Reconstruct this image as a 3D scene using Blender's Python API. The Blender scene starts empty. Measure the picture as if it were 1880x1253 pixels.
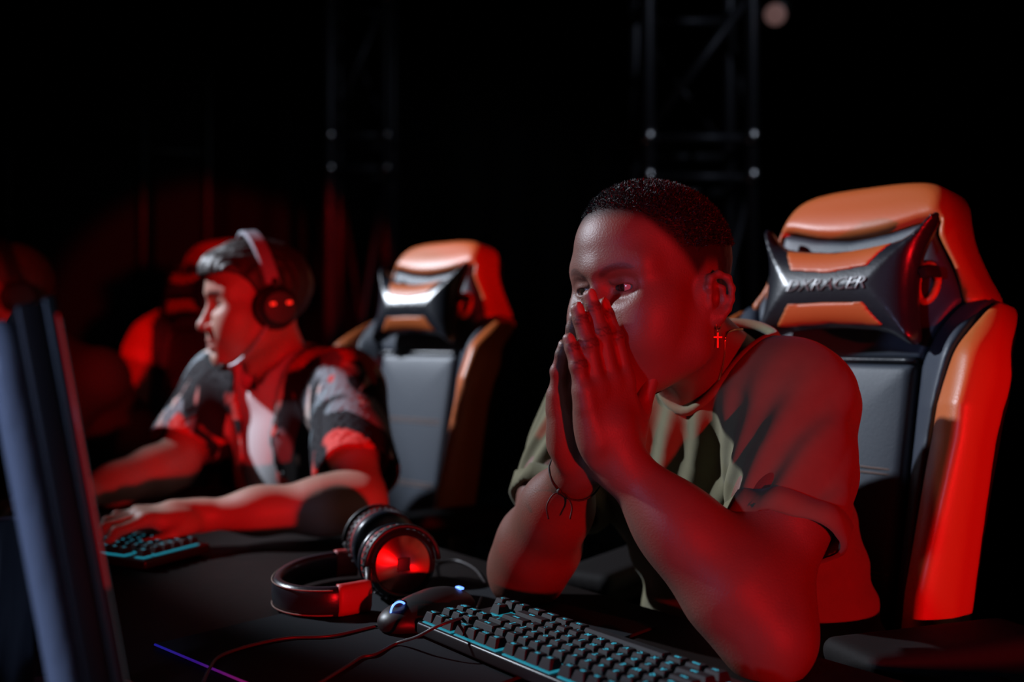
import bpy, bmesh, math, random
import numpy as np
from mathutils import Vector, Matrix

random.seed(7)
np.random.seed(7)
scene = bpy.context.scene
COL = scene.collection

# ---------------------------------------------------------------- camera
FPX = 1828.0                       # 35 mm lens on the 1880 px wide frame
CAMZ = 1.08
cam_data = bpy.data.cameras.new('camera')
cam_data.lens = 35.0
cam_data.sensor_width = 36.0
cam_data.clip_start = 0.02
cam_data.dof.use_dof = True
cam_data.dof.focus_distance = 1.10
cam_data.dof.aperture_fstop = 2.2
cam = bpy.data.objects.new('camera', cam_data)
cam.location = (0, 0, CAMZ)
cam.rotation_euler = (math.pi / 2, 0, 0)
COL.objects.link(cam)
scene.camera = cam

# ---------------------------------------------------------------- world, lights, exposure
world = bpy.data.worlds.new('world')
scene.world = world
world.use_nodes = True
world.node_tree.nodes['Background'].inputs[0].default_value = (0.55, 0.6, 0.8, 1)
world.node_tree.nodes['Background'].inputs[1].default_value = 0.0012
scene.view_settings.view_transform = 'Standard'
scene.view_settings.look = 'None'
scene.view_settings.gamma = 1.0
scene.view_settings.exposure = 0.0
scene.view_settings.use_curve_mapping = False


def lamp(name, kind, loc, target, color, energy, size=0.2, spot=60, blend=0.3):
    d = bpy.data.lights.new(name, kind)
    d.color = color
    d.energy = energy
    if kind == 'AREA':
        d.shape = 'DISK'
        d.size = size
    else:
        d.shadow_soft_size = size
    if kind == 'SPOT':
        d.spot_size = math.radians(spot)
        d.spot_blend = blend
    o = bpy.data.objects.new(name, d)
    o.location = loc
    o.rotation_euler = (Vector(target) - Vector(loc)).to_track_quat('-Z', 'Y').to_euler()
    COL.objects.link(o)
    return o


lamp('white_stage_spot', 'SPOT', (-3.3, 2.60, 3.1), (0.43, 1.64, 1.02), (0.80, 0.88, 1.0), 1000, 0.07, 23, 0.12)
lamp('red_stage_spot', 'SPOT', (2.34, -4.46, 0.97), (0.00, 1.59, 1.00), (1.0, 0.006, 0.011), 1350, 0.09, 10.8, 0.12)
lamp('red_side_spot', 'SPOT', (-0.98, -2.6, 1.75), (-0.98, 2.75, 1.20), (1.0, 0.010, 0.014), 420, 0.08, 8.6, 0.3)
lamp('added_blue_screen_glow', 'SPOT', (-1.25, -0.45, 1.25), (-0.36, 0.70, 0.95), (0.40, 0.54, 1.0), 36, 0.08, 30, 0.5)  # added lamp, stands in for the glow of unseen screens opposite
lamp('added_truss_fill', 'SPOT', (2.6, 1.6, 4.2), (0.55, 4.4, 1.9), (0.75, 0.85, 1.0), 30, 0.15, 50, 0.6)  # added fill without a known source, brightens the near tower

# ---------------------------------------------------------------- axes of the seat row
F = np.array([-0.78, -0.62, 0.0]); F /= np.linalg.norm(F)      # the way the players face
R = np.array([F[1], -F[0], 0.0])                                # to a player's right, along the desk
Z = np.array([0, 0, 1.0])
ROTZ = math.atan2(-F[0], F[1])
DESK = 0.74


def V3(*a):
    return np.array(a, float)


def at_z(px, py, z):
    """point of the horizontal plane at height z that the pixel looks at"""
    d = (CAMZ - z) * FPX / (py - 626.5)
    return V3((px - 940) / FPX * d, d, z)


def at_d(px, py, d):
    return V3((px - 940) / FPX * d, d, CAMZ - (py - 626.5) / FPX * d)


# ---------------------------------------------------------------- object helpers
def tag(o, label=None, cat=None, group=None, kind=None):
    if label: o['label'] = label
    if cat: o['category'] = cat
    if group: o['group'] = group
    if kind: o['kind'] = kind
    return o


def empty(name, loc=(0, 0, 0), rz=0.0):
    o = bpy.data.objects.new(name, None)
    o.empty_display_size = 0.05
    o.location = loc
    o.rotation_euler = (0, 0, rz)
    COL.objects.link(o)
    return o


def top_of(o):
    while o.parent: o = o.parent
    return o


def mesh_obj(name, verts, faces, mat, parent=None, smooth=True, local=False, mats=None, midx=None):
    """one mesh object; verts are world coordinates unless local (then in the top parent's frame)"""
    v = np.asarray(verts, float).reshape(-1, 3)
    if parent is not None and not local:
        t = top_of(parent)
        c, s = math.cos(t.rotation_euler.z), math.sin(t.rotation_euler.z)
        v = v - np.array(t.location)
        v = np.stack([v[:, 0] * c + v[:, 1] * s, -v[:, 0] * s + v[:, 1] * c, v[:, 2]], 1)
    me = bpy.data.meshes.new(name)
    if isinstance(faces, np.ndarray):
        n = faces.shape[1]
        me.vertices.add(len(v)); me.vertices.foreach_set('co', v.ravel())
        me.loops.add(faces.size); me.loops.foreach_set('vertex_index', faces.ravel().astype(np.int32))
        me.polygons.add(len(faces))
        me.polygons.foreach_set('loop_start', np.arange(0, faces.size, n, dtype=np.int32))
        me.update(calc_edges=True)
    else:
        me.from_pydata(v.tolist(), [], [list(f) for f in faces])
        me.update()
    for m in (mats or [mat]):
        me.materials.append(m)
    if midx is not None:
        me.polygons.foreach_set('material_index', np.asarray(midx, np.int32))
    me.polygons.foreach_set('use_smooth', [bool(smooth)] * len(me.polygons))
    o = bpy.data.objects.new(name, me)
    COL.objects.link(o)
    if parent is not None:
        o.parent = parent
    return o


class MB:
    """collects boxes, tubes and lathes into one mesh"""
    def __init__(self): self.v = []; self.f = []

    def add(self, v, f):
        b = len(self.v)
        self.v += [tuple(map(float, p)) for p in v]
        self.f += [tuple(i + b for i in q) for q in f]
        return self

    def box(self, c, s, ax=None, taper=1.0):
        c = np.array(c, float); ax = np.eye(3) if ax is None else np.array(ax, float)
        vs = []
        for z in (-1, 1):
            k = taper if z > 0 else 1.0
            for x, y in ((-1, -1), (1, -1), (1, 1), (-1, 1)):
                vs.append(c + ax[0] * x * s[0] / 2 * k + ax[1] * y * s[1] / 2 * k + ax[2] * z * s[2] / 2)
        return self.add(vs, [(0, 3, 2, 1), (4, 5, 6, 7), (0, 1, 5, 4), (1, 2, 6, 5), (2, 3, 7, 6), (3, 0, 4, 7)])

    def tube(self, pts, r, n=8, closed=False, flat=None):
        pts = [np.array(p, float) for p in pts]; m = len(pts)
        rs = r if hasattr(r, '__len__') else [r] * m
        vs = []; up = None
        for i, p in enumerate(pts):
            a = pts[(i - 1) % m] if (i > 0 or closed) else p
            b = pts[(i + 1) % m] if (i < m - 1 or closed) else p
            t = b - a; t /= (np.linalg.norm(t) + 1e-9)
            if up is None:
                up = np.array([0, 0, 1.0]) if abs(t[2]) < 0.9 else np.array([1.0, 0, 0])
            x = up - t * np.dot(up, t); x /= np.linalg.norm(x); up = x
            y = np.cross(t, x)
            for k in range(n):
                an = 2 * math.pi * k / n
                vs.append(p + x * math.cos(an) * rs[i] + y * math.sin(an) * rs[i] * (flat or 1))
        fs = []
        for i in range(m if closed else m - 1):
            j = (i + 1) % m
            for k in range(n):
                l = (k + 1) % n
                fs.append((i * n + k, i * n + l, j * n + l, j * n + k))
        if not closed:
            fs.append(tuple(range(n - 1, -1, -1)))
            fs.append(tuple((m - 1) * n + k for k in range(n)))
        return self.add(vs, fs)

    def lathe(self, c, axis, prof, n=40):
        """prof: (distance along the axis, radius)"""
        c = np.array(c, float); a = np.array(axis, float); a /= np.linalg.norm(a)
        x = np.cross(a, [0, 0, 1.0])
        if np.linalg.norm(x) < 1e-3: x = np.array([1.0, 0, 0])
        x /= np.linalg.norm(x); y = np.cross(a, x)
        vs = []
        for h, r in prof:
            for k in range(n):
                an = 2 * math.pi * k / n
                vs.append(c + a * h + (x * math.cos(an) + y * math.sin(an)) * r)
        fs = []
        for i in range(len(prof) - 1):
            for k in range(n):
                l = (k + 1) % n
                fs.append((i * n + k, i * n + l, (i + 1) * n + l, (i + 1) * n + k))
        fs.append(tuple(range(n - 1, -1, -1)))
        fs.append(tuple((len(prof) - 1) * n + k for k in range(n)))
        return self.add(vs, fs)

    def build(self, name, mat, parent=None, smooth=False, local=False, bevel=0, auto=False):
        o = mesh_obj(name, self.v, self.f, mat, parent, smooth, local)
        if bevel:
            m = o.modifiers.new('bevel', 'BEVEL'); m.width = bevel; m.segments = 3; m.limit_method = 'ANGLE'
            m.angle_limit = math.radians(40)
            o.data.polygons.foreach_set('use_smooth', [True] * len(o.data.polygons))
        if auto:
            o.data.set_sharp_from_angle(angle=math.radians(35))
        return o


def curve_pts(ctrl, n=10):
    """Catmull-Rom through the control points"""
    c = [np.array(p, float) for p in ctrl]
    c = [2 * c[0] - c[1]] + c + [2 * c[-1] - c[-2]]
    out = []
    for i in range(1, len(c) - 2):
        for k in range(n):
            t = k / n
            p0, p1, p2, p3 = c[i - 1:i + 3]
            out.append(0.5 * (2 * p1 + (p2 - p0) * t + (2 * p0 - 5 * p1 + 4 * p2 - p3) * t ** 2
                              + (3 * p1 - p0 - 3 * p2 + p3) * t ** 3))
    out.append(c[-2])
    return out


# ---------------------------------------------------------------- materials
def mat(name, color, rough=0.5, metal=0.0, spec=0.5, bump=None, var=None, emit=None, sss=0.0, coat=0.0, sheen=0.0):
    """procedural principled material. bump=(scale, strength, distance); var=(scale, amount)"""
    m = bpy.data.materials.new(name); m.use_nodes = True
    nt = m.node_tree; b = nt.nodes['Principled BSDF']
    b.inputs['Base Color'].default_value = (*color, 1)
    b.inputs['Roughness'].default_value = rough
    b.inputs['Metallic'].default_value = metal
    b.inputs['Specular IOR Level'].default_value = spec
    if coat: b.inputs['Coat Weight'].default_value = coat
    if sheen: b.inputs['Sheen Weight'].default_value = sheen
    if sss:
        b.inputs['Subsurface Weight'].default_value = sss
        b.inputs['Subsurface Radius'].default_value = (0.012, 0.004, 0.002)
        b.inputs['Subsurface Scale'].default_value = 0.5
    if emit:
        b.inputs['Emission Color'].default_value = (*emit[0], 1)
        b.inputs['Emission Strength'].default_value = emit[1]
    tc = nt.nodes.new('ShaderNodeTexCoord')
    if bump:
        n = nt.nodes.new('ShaderNodeTexNoise'); n.inputs['Scale'].default_value = bump[0]
        n.inputs['Detail'].default_value = 4
        nt.links.new(tc.outputs['Object'], n.inputs['Vector'])
        bp = nt.nodes.new('ShaderNodeBump'); bp.inputs['Strength'].default_value = bump[1]
        bp.inputs['Distance'].default_value = bump[2]
        nt.links.new(n.outputs['Fac'], bp.inputs['Height'])
        nt.links.new(bp.outputs['Normal'], b.inputs['Normal'])
    if var:
        n = nt.nodes.new('ShaderNodeTexNoise'); n.inputs['Scale'].default_value = var[0]
        nt.links.new(tc.outputs['Object'], n.inputs['Vector'])
        mx = nt.nodes.new('ShaderNodeMix'); mx.data_type = 'RGBA'
        mx.inputs[6].default_value = (*[c * (1 - var[1]) for c in color], 1)
        mx.inputs[7].default_value = (*[min(1, c * (1 + var[1])) for c in color], 1)
        nt.links.new(n.outputs['Fac'], mx.inputs[0])
        nt.links.new(mx.outputs[2], b.inputs['Base Color'])
    return m


def tinted(m, attr='tint'):
    """multiply the base colour by the colour attribute of the mesh"""
    nt = m.node_tree; b = nt.nodes['Principled BSDF']
    a = nt.nodes.new('ShaderNodeAttribute'); a.attribute_name = attr
    mx = nt.nodes.new('ShaderNodeMix'); mx.data_type = 'RGBA'; mx.blend_type = 'MULTIPLY'
    mx.inputs[0].default_value = 1
    src = b.inputs['Base Color']
    if src.is_linked: nt.links.new(src.links[0].from_socket, mx.inputs[6])
    else: mx.inputs[6].default_value = src.default_value
    nt.links.new(a.outputs['Color'], mx.inputs[7])
    nt.links.new(mx.outputs[2], b.inputs['Base Color'])
    return m


M = {}
M['floor'] = mat('floor_concrete', (0.02, 0.02, 0.022), 0.6, bump=(12, 0.2, 0.01))
M['wall'] = mat('black_drape', (0.006, 0.006, 0.007), 0.9, bump=(6, 0.4, 0.02))
M['wall_red'] = mat('dark_red_panel', (0.007, 0.002, 0.002), 0.9, bump=(6, 0.4, 0.02))
M['steel'] = mat('truss_steel', (0.10, 0.10, 0.12), 0.45, metal=0.6, bump=(40, 0.1, 0.002))
M['chrome'] = mat('coupler_chrome', (0.8, 0.8, 0.85), 0.25, metal=1.0)
M['desk'] = mat('dark_brown_desk', (0.0075, 0.0042, 0.0036), 0.65, spec=0.12, var=(30, 0.4), bump=(80, 0.15, 0.002))
M['orange'] = mat('orange_leatherette', (0.50, 0.115, 0.027), 0.42, bump=(350, 0.12, 0.002))
M['grey'] = mat('slate_leatherette', (0.030, 0.039, 0.057), 0.5, bump=(400, 0.15, 0.002))
M['black_leather'] = mat('black_leatherette', (0.012, 0.014, 0.020), 0.30, bump=(250, 0.10, 0.002))
M['black'] = mat('black_plastic', (0.010, 0.010, 0.011), 0.45)
M['black_soft'] = mat('black_soft_pad', (0.010, 0.008, 0.008), 0.75, spec=0.15, bump=(300, 0.1, 0.002))
M['stitch'] = mat('tan_stitching', (0.22, 0.13, 0.10), 0.7)


# ---------------------------------------------------------------- signed distance modelling
class Frame:
    def __init__(self, o, x, y, z):
        self.o = np.array(o, float); self.ax = np.array([x, y, z], float)

    def p(self, x, y, z):
        return self.o + np.array([x, y, z]) @ self.ax

    def d(self, x, y, z):
        return np.array([x, y, z]) @ self.ax


def frame_of(o, fwd, up=(0, 0, 1), roll=0.0):
    y = np.array(fwd, float); y /= np.linalg.norm(y)
    x = np.cross(y, np.array(up, float)); x /= np.linalg.norm(x)
    z = np.cross(x, y)
    if roll:
        c, s = math.cos(roll), math.sin(roll)
        x, z = x * c + z * s, z * c - x * s
    return Frame(o, x, y, z)


class SDF:
    def __init__(self): self.ops = []

    def cone(self, a, b, ra, rb, k=0.01, sub=False):
        self.ops.append(('c', np.array(a, float), np.array(b, float), ra, rb, k, sub)); return self

    def chain(self, pts, rs, k=0.01, sub=False):
        if not hasattr(rs, '__len__'): rs = [rs] * len(pts)
        for i in range(len(pts) - 1): self.cone(pts[i], pts[i + 1], rs[i], rs[i + 1], k, sub)
        return self

    def ell(self, c, r, ax=None, k=0.01, sub=False):
        self.ops.append(('e', np.array(c, float), np.array(r, float), np.eye(3) if ax is None else np.array(ax, float), k, sub)); return self

    def box(self, c, s, ax, rnd, k=0.01, sub=False):
        self.ops.append(('b', np.array(c, float), np.array(s, float) / 2 - rnd, np.array(ax, float), rnd, k, sub)); return self

    def fn(self, f, mode='mod'):
        self.ops.append(('f', f, mode)); return self

    def __call__(self, P):
        P = P.astype(np.float32)
        d = np.full(len(P), 1.0, np.float32)
        for op in self.ops:
            if op[0] == 'f':
                d = op[1](P, d).astype(np.float32); continue
            k, sub = op[-2], op[-1]
            if op[0] == 'c':
                _, a, b, ra, rb, *_ = op
                rm = max(ra, rb) + k + 0.03
                lo, hi = np.minimum(a, b) - rm, np.maximum(a, b) + rm
            elif op[0] == 'e':
                rm = op[2].max() + k + 0.03; lo, hi = op[1] - rm, op[1] + rm
            else:
                rm = np.linalg.norm(op[2]) + op[4] + k + 0.03; lo, hi = op[1] - rm, op[1] + rm
            I = np.nonzero(((P > lo) & (P < hi)).all(1))[0]
            if not len(I): continue
            Q = P[I]
            if op[0] == 'c':
                ba = (b - a).astype(np.float32); pa = Q - a.astype(np.float32)
                h = np.clip(pa @ ba / (ba @ ba + 1e-12), 0, 1)
                q = pa - h[:, None] * ba
                e = np.sqrt((q * q).sum(1)) - (ra + (rb - ra) * h)
            elif op[0] == 'e':
                q = (Q - op[1].astype(np.float32)) @ op[3].T.astype(np.float32)
                r = op[2].astype(np.float32)
                k0 = np.sqrt(((q / r) ** 2).sum(1)); k1 = np.sqrt(((q / (r * r)) ** 2).sum(1)) + 1e-9
                e = k0 * (k0 - 1) / k1
            else:
                q = np.abs((Q - op[1].astype(np.float32)) @ op[3].T.astype(np.float32)) - op[2].astype(np.float32)
                e = np.sqrt((np.maximum(q, 0) ** 2).sum(1)) + np.minimum(q.max(1), 0) - op[4]
            c = d[I]
            if sub:
                e = -e
                h = np.maximum(k - np.abs(c - e), 0) / k
                d[I] = np.maximum(c, e) + h * h * k * 0.25
            else:
                h = np.maximum(k - np.abs(c - e), 0) / k
                d[I] = np.minimum(c, e) - h * h * k * 0.25
        return d


def surface_nets(fn, lo, hi, res, step=4, band=1.1):
    """mesh the zero set of fn inside the box lo..hi: evaluates a coarse grid, then only the cells near the surface"""
    lo = np.array(lo, float); hi = np.array(hi, float)
    nc = np.maximum(np.ceil((hi - lo) / (res * step)).astype(int), 2)
    g = [lo[i] + np.arange(nc[i] + 1) * res * step for i in range(3)]
    G = np.stack(np.meshgrid(*g, indexing='ij'), -1)
    c = fn(G.reshape(-1, 3)).reshape(nc + 1)
    n = nc * step
    # trilinear upsample of the coarse field
    D = c
    for axn in range(3):
        t = np.arange(n[axn]) / step
        i0 = np.floor(t).astype(int); w = (t - i0)
        sh = [1, 1, 1]; sh[axn] = -1
        w = w.reshape(sh)
        D = np.take(D, i0, axn) * (1 - w) + np.take(D, i0 + 1, axn) * w
    D = D.astype(np.float32)
    near = np.abs(D) < res * step * band
    idx = np.nonzero(near.ravel())[0]
    ii = np.stack(np.unravel_index(idx, D.shape), 1)
    D.ravel()[idx] = fn(lo + ii * res)
    S = D < 0
    # cells crossed by the surface
    cnt = np.zeros(np.array(S.shape) - 1, np.int8)
    for dx in (0, 1):
        for dy in (0, 1):
            for dz in (0, 1):
                cnt += S[dx:S.shape[0] - 1 + dx, dy:S.shape[1] - 1 + dy, dz:S.shape[2] - 1 + dz]
    act = (cnt > 0) & (cnt < 8)
    A = np.stack(np.nonzero(act), 1)
    vid = np.full(act.shape, -1, np.int64); vid[act] = np.arange(len(A))
    acc = np.zeros((len(A), 3)); num = np.zeros(len(A))
    corners = [(0, 0, 0), (1, 0, 0), (0, 1, 0), (1, 1, 0), (0, 0, 1), (1, 0, 1), (0, 1, 1), (1, 1, 1)]
    val = [D[A[:, 0] + a, A[:, 1] + b, A[:, 2] + e] for a, b, e in corners]
    for i in range(8):
        for j in range(i + 1, 8):
            if sum(abs(p - q) for p, q in zip(corners[i], corners[j])) != 1: continue
            x = (val[i] < 0) != (val[j] < 0)
            t = val[i] / (val[i] - val[j] + 1e-20)
            p = np.array(corners[i], float) + t[:, None] * (np.array(corners[j], float) - np.array(corners[i], float))
            acc[x] += p[x]; num[x] += 1
    V = lo + (A + acc / np.maximum(num, 1)[:, None]) * res
    Q = []
    for axn in range(3):
        o1, o2 = [(1, 2), (2, 0), (0, 1)][axn]
        sl0 = [slice(1, -1)] * 3; sl1 = [slice(1, -1)] * 3
        sl0[axn] = slice(0, -1); sl1[axn] = slice(1, None)
        a, b = S[tuple(sl0)], S[tuple(sl1)]
        ch = a != b
        E = np.stack(np.nonzero(ch), 1)
        flip = b[ch]
        base = E + np.array([0 if i == axn else 1 for i in range(3)])
        def cell(da, db):
            q = base.copy(); q[:, o1] -= da; q[:, o2] -= db
            return vid[q[:, 0], q[:, 1], q[:, 2]]
        q = np.stack([cell(1, 1), cell(0, 1), cell(0, 0), cell(1, 0)], 1)
        q[flip] = q[flip][:, ::-1]
        Q.append(q)
    Q = np.concatenate(Q)
    Q = Q[(Q >= 0).all(1)]
    return V, Q.astype(np.int32)


def relax(V, Q, n=1, lam=0.5):
    e = np.concatenate([Q[:, [0, 1]], Q[:, [1, 2]], Q[:, [2, 3]], Q[:, [3, 0]]])
    e = np.concatenate([e, e[:, ::-1]])
    cnt = np.maximum(np.bincount(e[:, 0], minlength=len(V)), 1)[:, None]
    for _ in range(n):
        s = np.stack([np.bincount(e[:, 0], weights=V[e[:, 1], i], minlength=len(V)) for i in range(3)], 1)
        V = V * (1 - lam) + lam * s / cnt
    return V


def poly_sd(P, poly):
    """signed distance of 2-D points to a closed polygon"""
    poly = np.array(poly, float); d = np.full(len(P), 1e9); s = np.ones(len(P))
    m = len(poly)
    for i in range(m):
        a = poly[i]; b = poly[i - 1]
        e = b - a; w = P - a
        t = np.clip(w @ e / (e @ e + 1e-12), 0, 1)
        q = w - t[:, None] * e
        d = np.minimum(d, (q * q).sum(1))
        c1 = P[:, 1] >= a[1]; c2 = P[:, 1] < b[1]; c3 = e[0] * w[:, 1] > e[1] * w[:, 0]
        fl = (c1 & c2 & c3) | (~c1 & ~c2 & ~c3)
        s = np.where(fl, -s, s)
    return s * np.sqrt(d)


def smooth_poly(pts, n=6):
    """closed Catmull-Rom outline through the points"""
    p = [np.array(q, float) for q in pts]; m = len(p); out = []
    for i in range(m):
        a, b, c, d = p[i - 1], p[i], p[(i + 1) % m], p[(i + 2) % m]
        for k in range(n):
            t = k / n
            out.append(0.5 * (2 * b + (c - a) * t + (2 * a - 5 * b + 4 * c - d) * t * t + (3 * b - a - 3 * c + d) * t ** 3))
    return np.array(out)


def sstep(x, a, b):
    t = np.clip((x - a) / (b - a), 0, 1)
    return t * t * (3 - 2 * t)


# ---------------------------------------------------------------- the hall
def struct(o): return tag(o, kind='structure')


struct(MB().box((0, 2.5, -0.05), (14, 15, 0.1)).build('floor', M['floor']))
struct(MB().box((0, 2.5, 5.05), (14, 15, 0.1)).build('ceiling', M['wall']))


def drape(name, x0, x1, y, m, h=5.0, fold=0.05, z0=0.0):
    n = max(12, int((x1 - x0) / 0.05)); vs = []; fs = []
    for i in range(n + 1):
        x = x0 + (x1 - x0) * i / n
        yy = y + fold * math.sin(x * 17 + 1.3 * math.sin(x * 3.1)) * (0.6 + 0.4 * math.sin(x * 2.3))
        vs += [(x, yy, z0), (x, yy, h), (x, yy + 0.15, h), (x, yy + 0.15, z0)]
    for i in range(n):
        a = i * 4; b = a + 4
        fs += [(a, b, b + 1, a + 1), (a + 1, b + 1, b + 2, a + 2), (a + 2, b + 2, b + 3, a + 3), (a + 3, b + 3, b, a)]
    fs += [(0, 1, 2, 3), (n * 4 + 3, n * 4 + 2, n * 4 + 1, n * 4)]
    return mesh_obj(name, vs, fs, m)


struct(drape('wall_back', -7, 7, 7.0, M['wall']))
struct(MB().box((-7.05, 2.5, 2.5), (0.1, 15, 5)).build('wall_left', M['wall']))
struct(MB().box((7.05, 2.5, 2.5), (0.1, 15, 5)).build('wall_right', M['wall']))
struct(MB().box((0, -5.05, 2.5), (14, 0.1, 5)).build('wall_front', M['wall']))

# dark red display panels hung in a frame on the far left
pan = empty('hanging_panel', (-2.45, 6.2, 0))
tag(pan, 'dark red panels hung in a black pipe frame at far left', 'panel')
for (x0, x1, z0, z1) in ((-3.05, -2.34, 2.35, 4.0), (-2.22, -1.93, 2.30, 4.0), (-3.05, -2.34, 0.9, 2.23), (-2.22, -1.93, 0.9, 2.18)):
    MB().box(((x0 + x1) / 2, 6.2, (z0 + z1) / 2), (x1 - x0, 0.04, z1 - z0)).build('panel_sheet', M['wall_red'], pan, bevel=0.005)
for x in (-3.12, -2.28, -1.88):
    MB().tube([(x, 6.16, 0), (x, 6.16, 4.3)], 0.03, 10).build('frame_pole', M['black'], pan, True)
MB().tube([(-3.12, 6.16, 2.29), (-1.88, 6.16, 2.24)], 0.025, 10).build('frame_rail', M['black'], pan, True)


def truss(label, x0, x1, y, levels, rc, group, top=4.6, dep=None, diag=None):
    """box truss tower: four chords, a ring of rungs at every level, diagonals between"""
    dep = dep or (x1 - x0)
    t = empty('truss_tower', ((x0 + x1) / 2, y + dep / 2, 0))
    tag(t, label, 'truss', group)
    cor = [(x0, y), (x1, y), (x1, y + dep), (x0, y + dep)]
    for (x, yy) in cor:
        MB().tube([(x, yy, 0), (x, yy, top)], rc, 12).build('chord', M['steel'], t, True)
    lv = [0.05] + levels + [top - 0.05]
    for i, z in enumerate(lv):
        for k in range(4):
            a, b = cor[k], cor[(k + 1) % 4]
            MB().tube([(a[0], a[1], z), (b[0], b[1], z)], rc * 0.7, 8).build('rung', M['steel'], t, True)
    for i in range(len(lv) - 1):
        if lv[i + 1] - lv[i] < 0.25: continue
        for k in range(4):
            a, b = cor[k], cor[(k + 1) % 4]
            MB().tube([(a[0], a[1], lv[i] + 0.02), (b[0], b[1], lv[i + 1] - 0.02)], rc * 0.6, 8).build('diagonal', M['steel'], t, True)
    for z in levels:
        for (x, yy) in cor[:2]:
            MB().lathe((x, yy, z - 0.03), (0, 0, 1), [(0, rc * 1.1), (0.005, rc * 1.35), (0.055, rc * 1.35), (0.06, rc * 1.1)], 14).build('coupler', M['chrome'], t, True)
    return t


ya = 4.0
xa0, xa1 = (1188 - 940) / FPX * ya, (1378 - 940) / FPX * ya
za = lambda py: CAMZ - (py - 626.5) / FPX * ya
truss('steel truss tower with rungs and diagonal rising behind the cropped-haired man', xa0, xa1, ya, [za(327), za(255), za(-20)], 0.030, 'truss towers')
yb = 5.4
truss('faint dark truss tower behind the headset man and the chair beside him', (605 - 940) / FPX * yb, (708 - 940) / FPX * yb, yb,
      [CAMZ - (310 - 626.5) / FPX * yb, CAMZ - (250 - 626.5) / FPX * yb, CAMZ - (-10 - 626.5) / FPX * yb], 0.028, 'truss towers')

# a par can clamped to the near tower
pc = empty('stage_light', (xa1 + 0.10, ya - 0.02, za(30)))
tag(pc, 'small pink stage light clamped high on the near truss tower', 'stage light')
ax_pc = np.array([-0.35, -0.8, -0.5])
c0 = V3(xa1 + 0.085, ya - 0.05, za(35))
M['pink_lens'] = mat('pink_lens', (0.4, 0.25, 0.25), 0.3, emit=((1.0, 0.55, 0.52), 0.10))
MB().lathe(c0 - ax_pc * 0.16, ax_pc, [(0, 0.02), (0.02, 0.045), (0.13, 0.05), (0.15, 0.055)], 24).build('can', M['black'], pc, True)
MB().lathe(c0 - ax_pc * 0.008, ax_pc, [(0, 0.042), (0.006, 0.036), (0.009, 0.01)], 24).build('lens', M['pink_lens'], pc, True)
MB().tube([(xa1, ya, za(35) + 0.0), (xa1 + 0.04, ya - 0.02, za(35) + 0.03), c0 - ax_pc * 0.08], 0.01, 8).build('bracket', M['steel'], pc, True)

# ---------------------------------------------------------------- the long desk
e_un = np.dot(V3(0.142, 1.175, 0), -F)          # user's edge, measured along -F
EU, EF = e_un + 0.085, e_un - 0.72


def make_desk(label, eu, ef, l0, l1, legs):
    ctr = -F * (eu + ef) / 2 + R * (l0 + l1) / 2
    d = empty('long_desk', tuple(ctr)); tag(d, label, 'desk', 'dark desks of the players')
    MB().box(ctr + Z * (DESK - 0.015), (l1 - l0, eu - ef, 0.03), (R, F, Z)).build('desk_top', M['desk'], d, bevel=0.004)
    for a in legs:
        for b in (eu - 0.12, ef + 0.1):
            MB().box(-F * b + R * a + Z * (DESK - 0.031) / 2, (0.05, 0.05, DESK - 0.031), (R, F, Z)).build('leg', M['black'], d, bevel=0.004)


make_desk('long dark brown desk under the headphones and the forearms of two players', EU, EF, -1.05, 2.28, (-0.95, 1.45, 2.18))
make_desk('dark desk behind the monitor at the left edge of the photo', EU - 0.17, EF - 0.17, 2.30, 4.0, (2.40, 3.9))


# ---------------------------------------------------------------- racing style gaming chairs
REC = math.radians(10)
BV = V3(0, -math.sin(REC), math.cos(REC)); BN = V3(0, math.cos(REC), math.sin(REC))
BO = V3(0, -0.22, 0.95)


def back_depth(u, v):
    au = np.abs(u)
    rim = np.interp(v, [-0.45, -0.2, 0.0, 0.2], [0.195, 0.212, 0.244, 0.240])
    amp = np.interp(v, [-0.45, -0.2, 0.04, 0.12, 0.20, 0.25], [0.06, 0.085, 0.085, 0.06, 0.025, 0.0])
    t = np.clip((au - 0.115) / (rim - 0.115), 0, 1)
    low = amp * t * t * (3 - 2 * t) - 0.045 * sstep(au, rim - 0.006, rim + 0.05)
    high = -0.055 * sstep(au, 0.118, 0.215)
    k = sstep(v, 0.10, 0.27)
    return low * (1 - k) + high * k - 0.025 * sstep(v, 0.29, 0.38)


def back_map(Q):
    u, v, w = Q[:, 0], Q[:, 1], Q[:, 2]
    return BO + u[:, None] * V3(1, 0, 0) + v[:, None] * BV + (w + back_depth(u, v))[:, None] * BN


def pad_panel(name, poly, w0, w1, m, parent, rnd=0.012, bulge=0.006, res=0.0045, gap=0.0012):
    poly = np.array(poly)
    lo = [poly[:, 0].min() - 0.02, poly[:, 1].min() - 0.02, w0 - 0.02]
    hi = [poly[:, 0].max() + 0.02, poly[:, 1].max() + 0.02, w1 + bulge + 0.02]
    wc, ht = (w0 + w1) / 2, (w1 - w0) / 2
    rnd = min(rnd, ht * 0.9)

    def fn(P):
        d2 = poly_sd(P[:, :2], poly) + gap
        w = P[:, 2] - bulge * (1 - np.exp(np.minimum(d2, 0) / 0.03)) * (P[:, 2] > wc)
        a = d2 + rnd; b = np.abs(w - wc) - ht + rnd
        return (np.sqrt(np.maximum(a, 0) ** 2 + np.maximum(b, 0) ** 2) + np.minimum(np.maximum(a, b), 0) - rnd).astype(np.float32)
    Vv, Q = surface_nets(fn, lo, hi, res)
    return mesh_obj(name, back_map(relax(Vv, Q, 2)), Q, m, parent, local=True)


HW = [(0.0, 0.375), (0.06, 0.374), (0.105, 0.367), (0.130, 0.348), (0.143, 0.315), (0.154, 0.275), (0.171, 0.235), (0.194, 0.196)]


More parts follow.
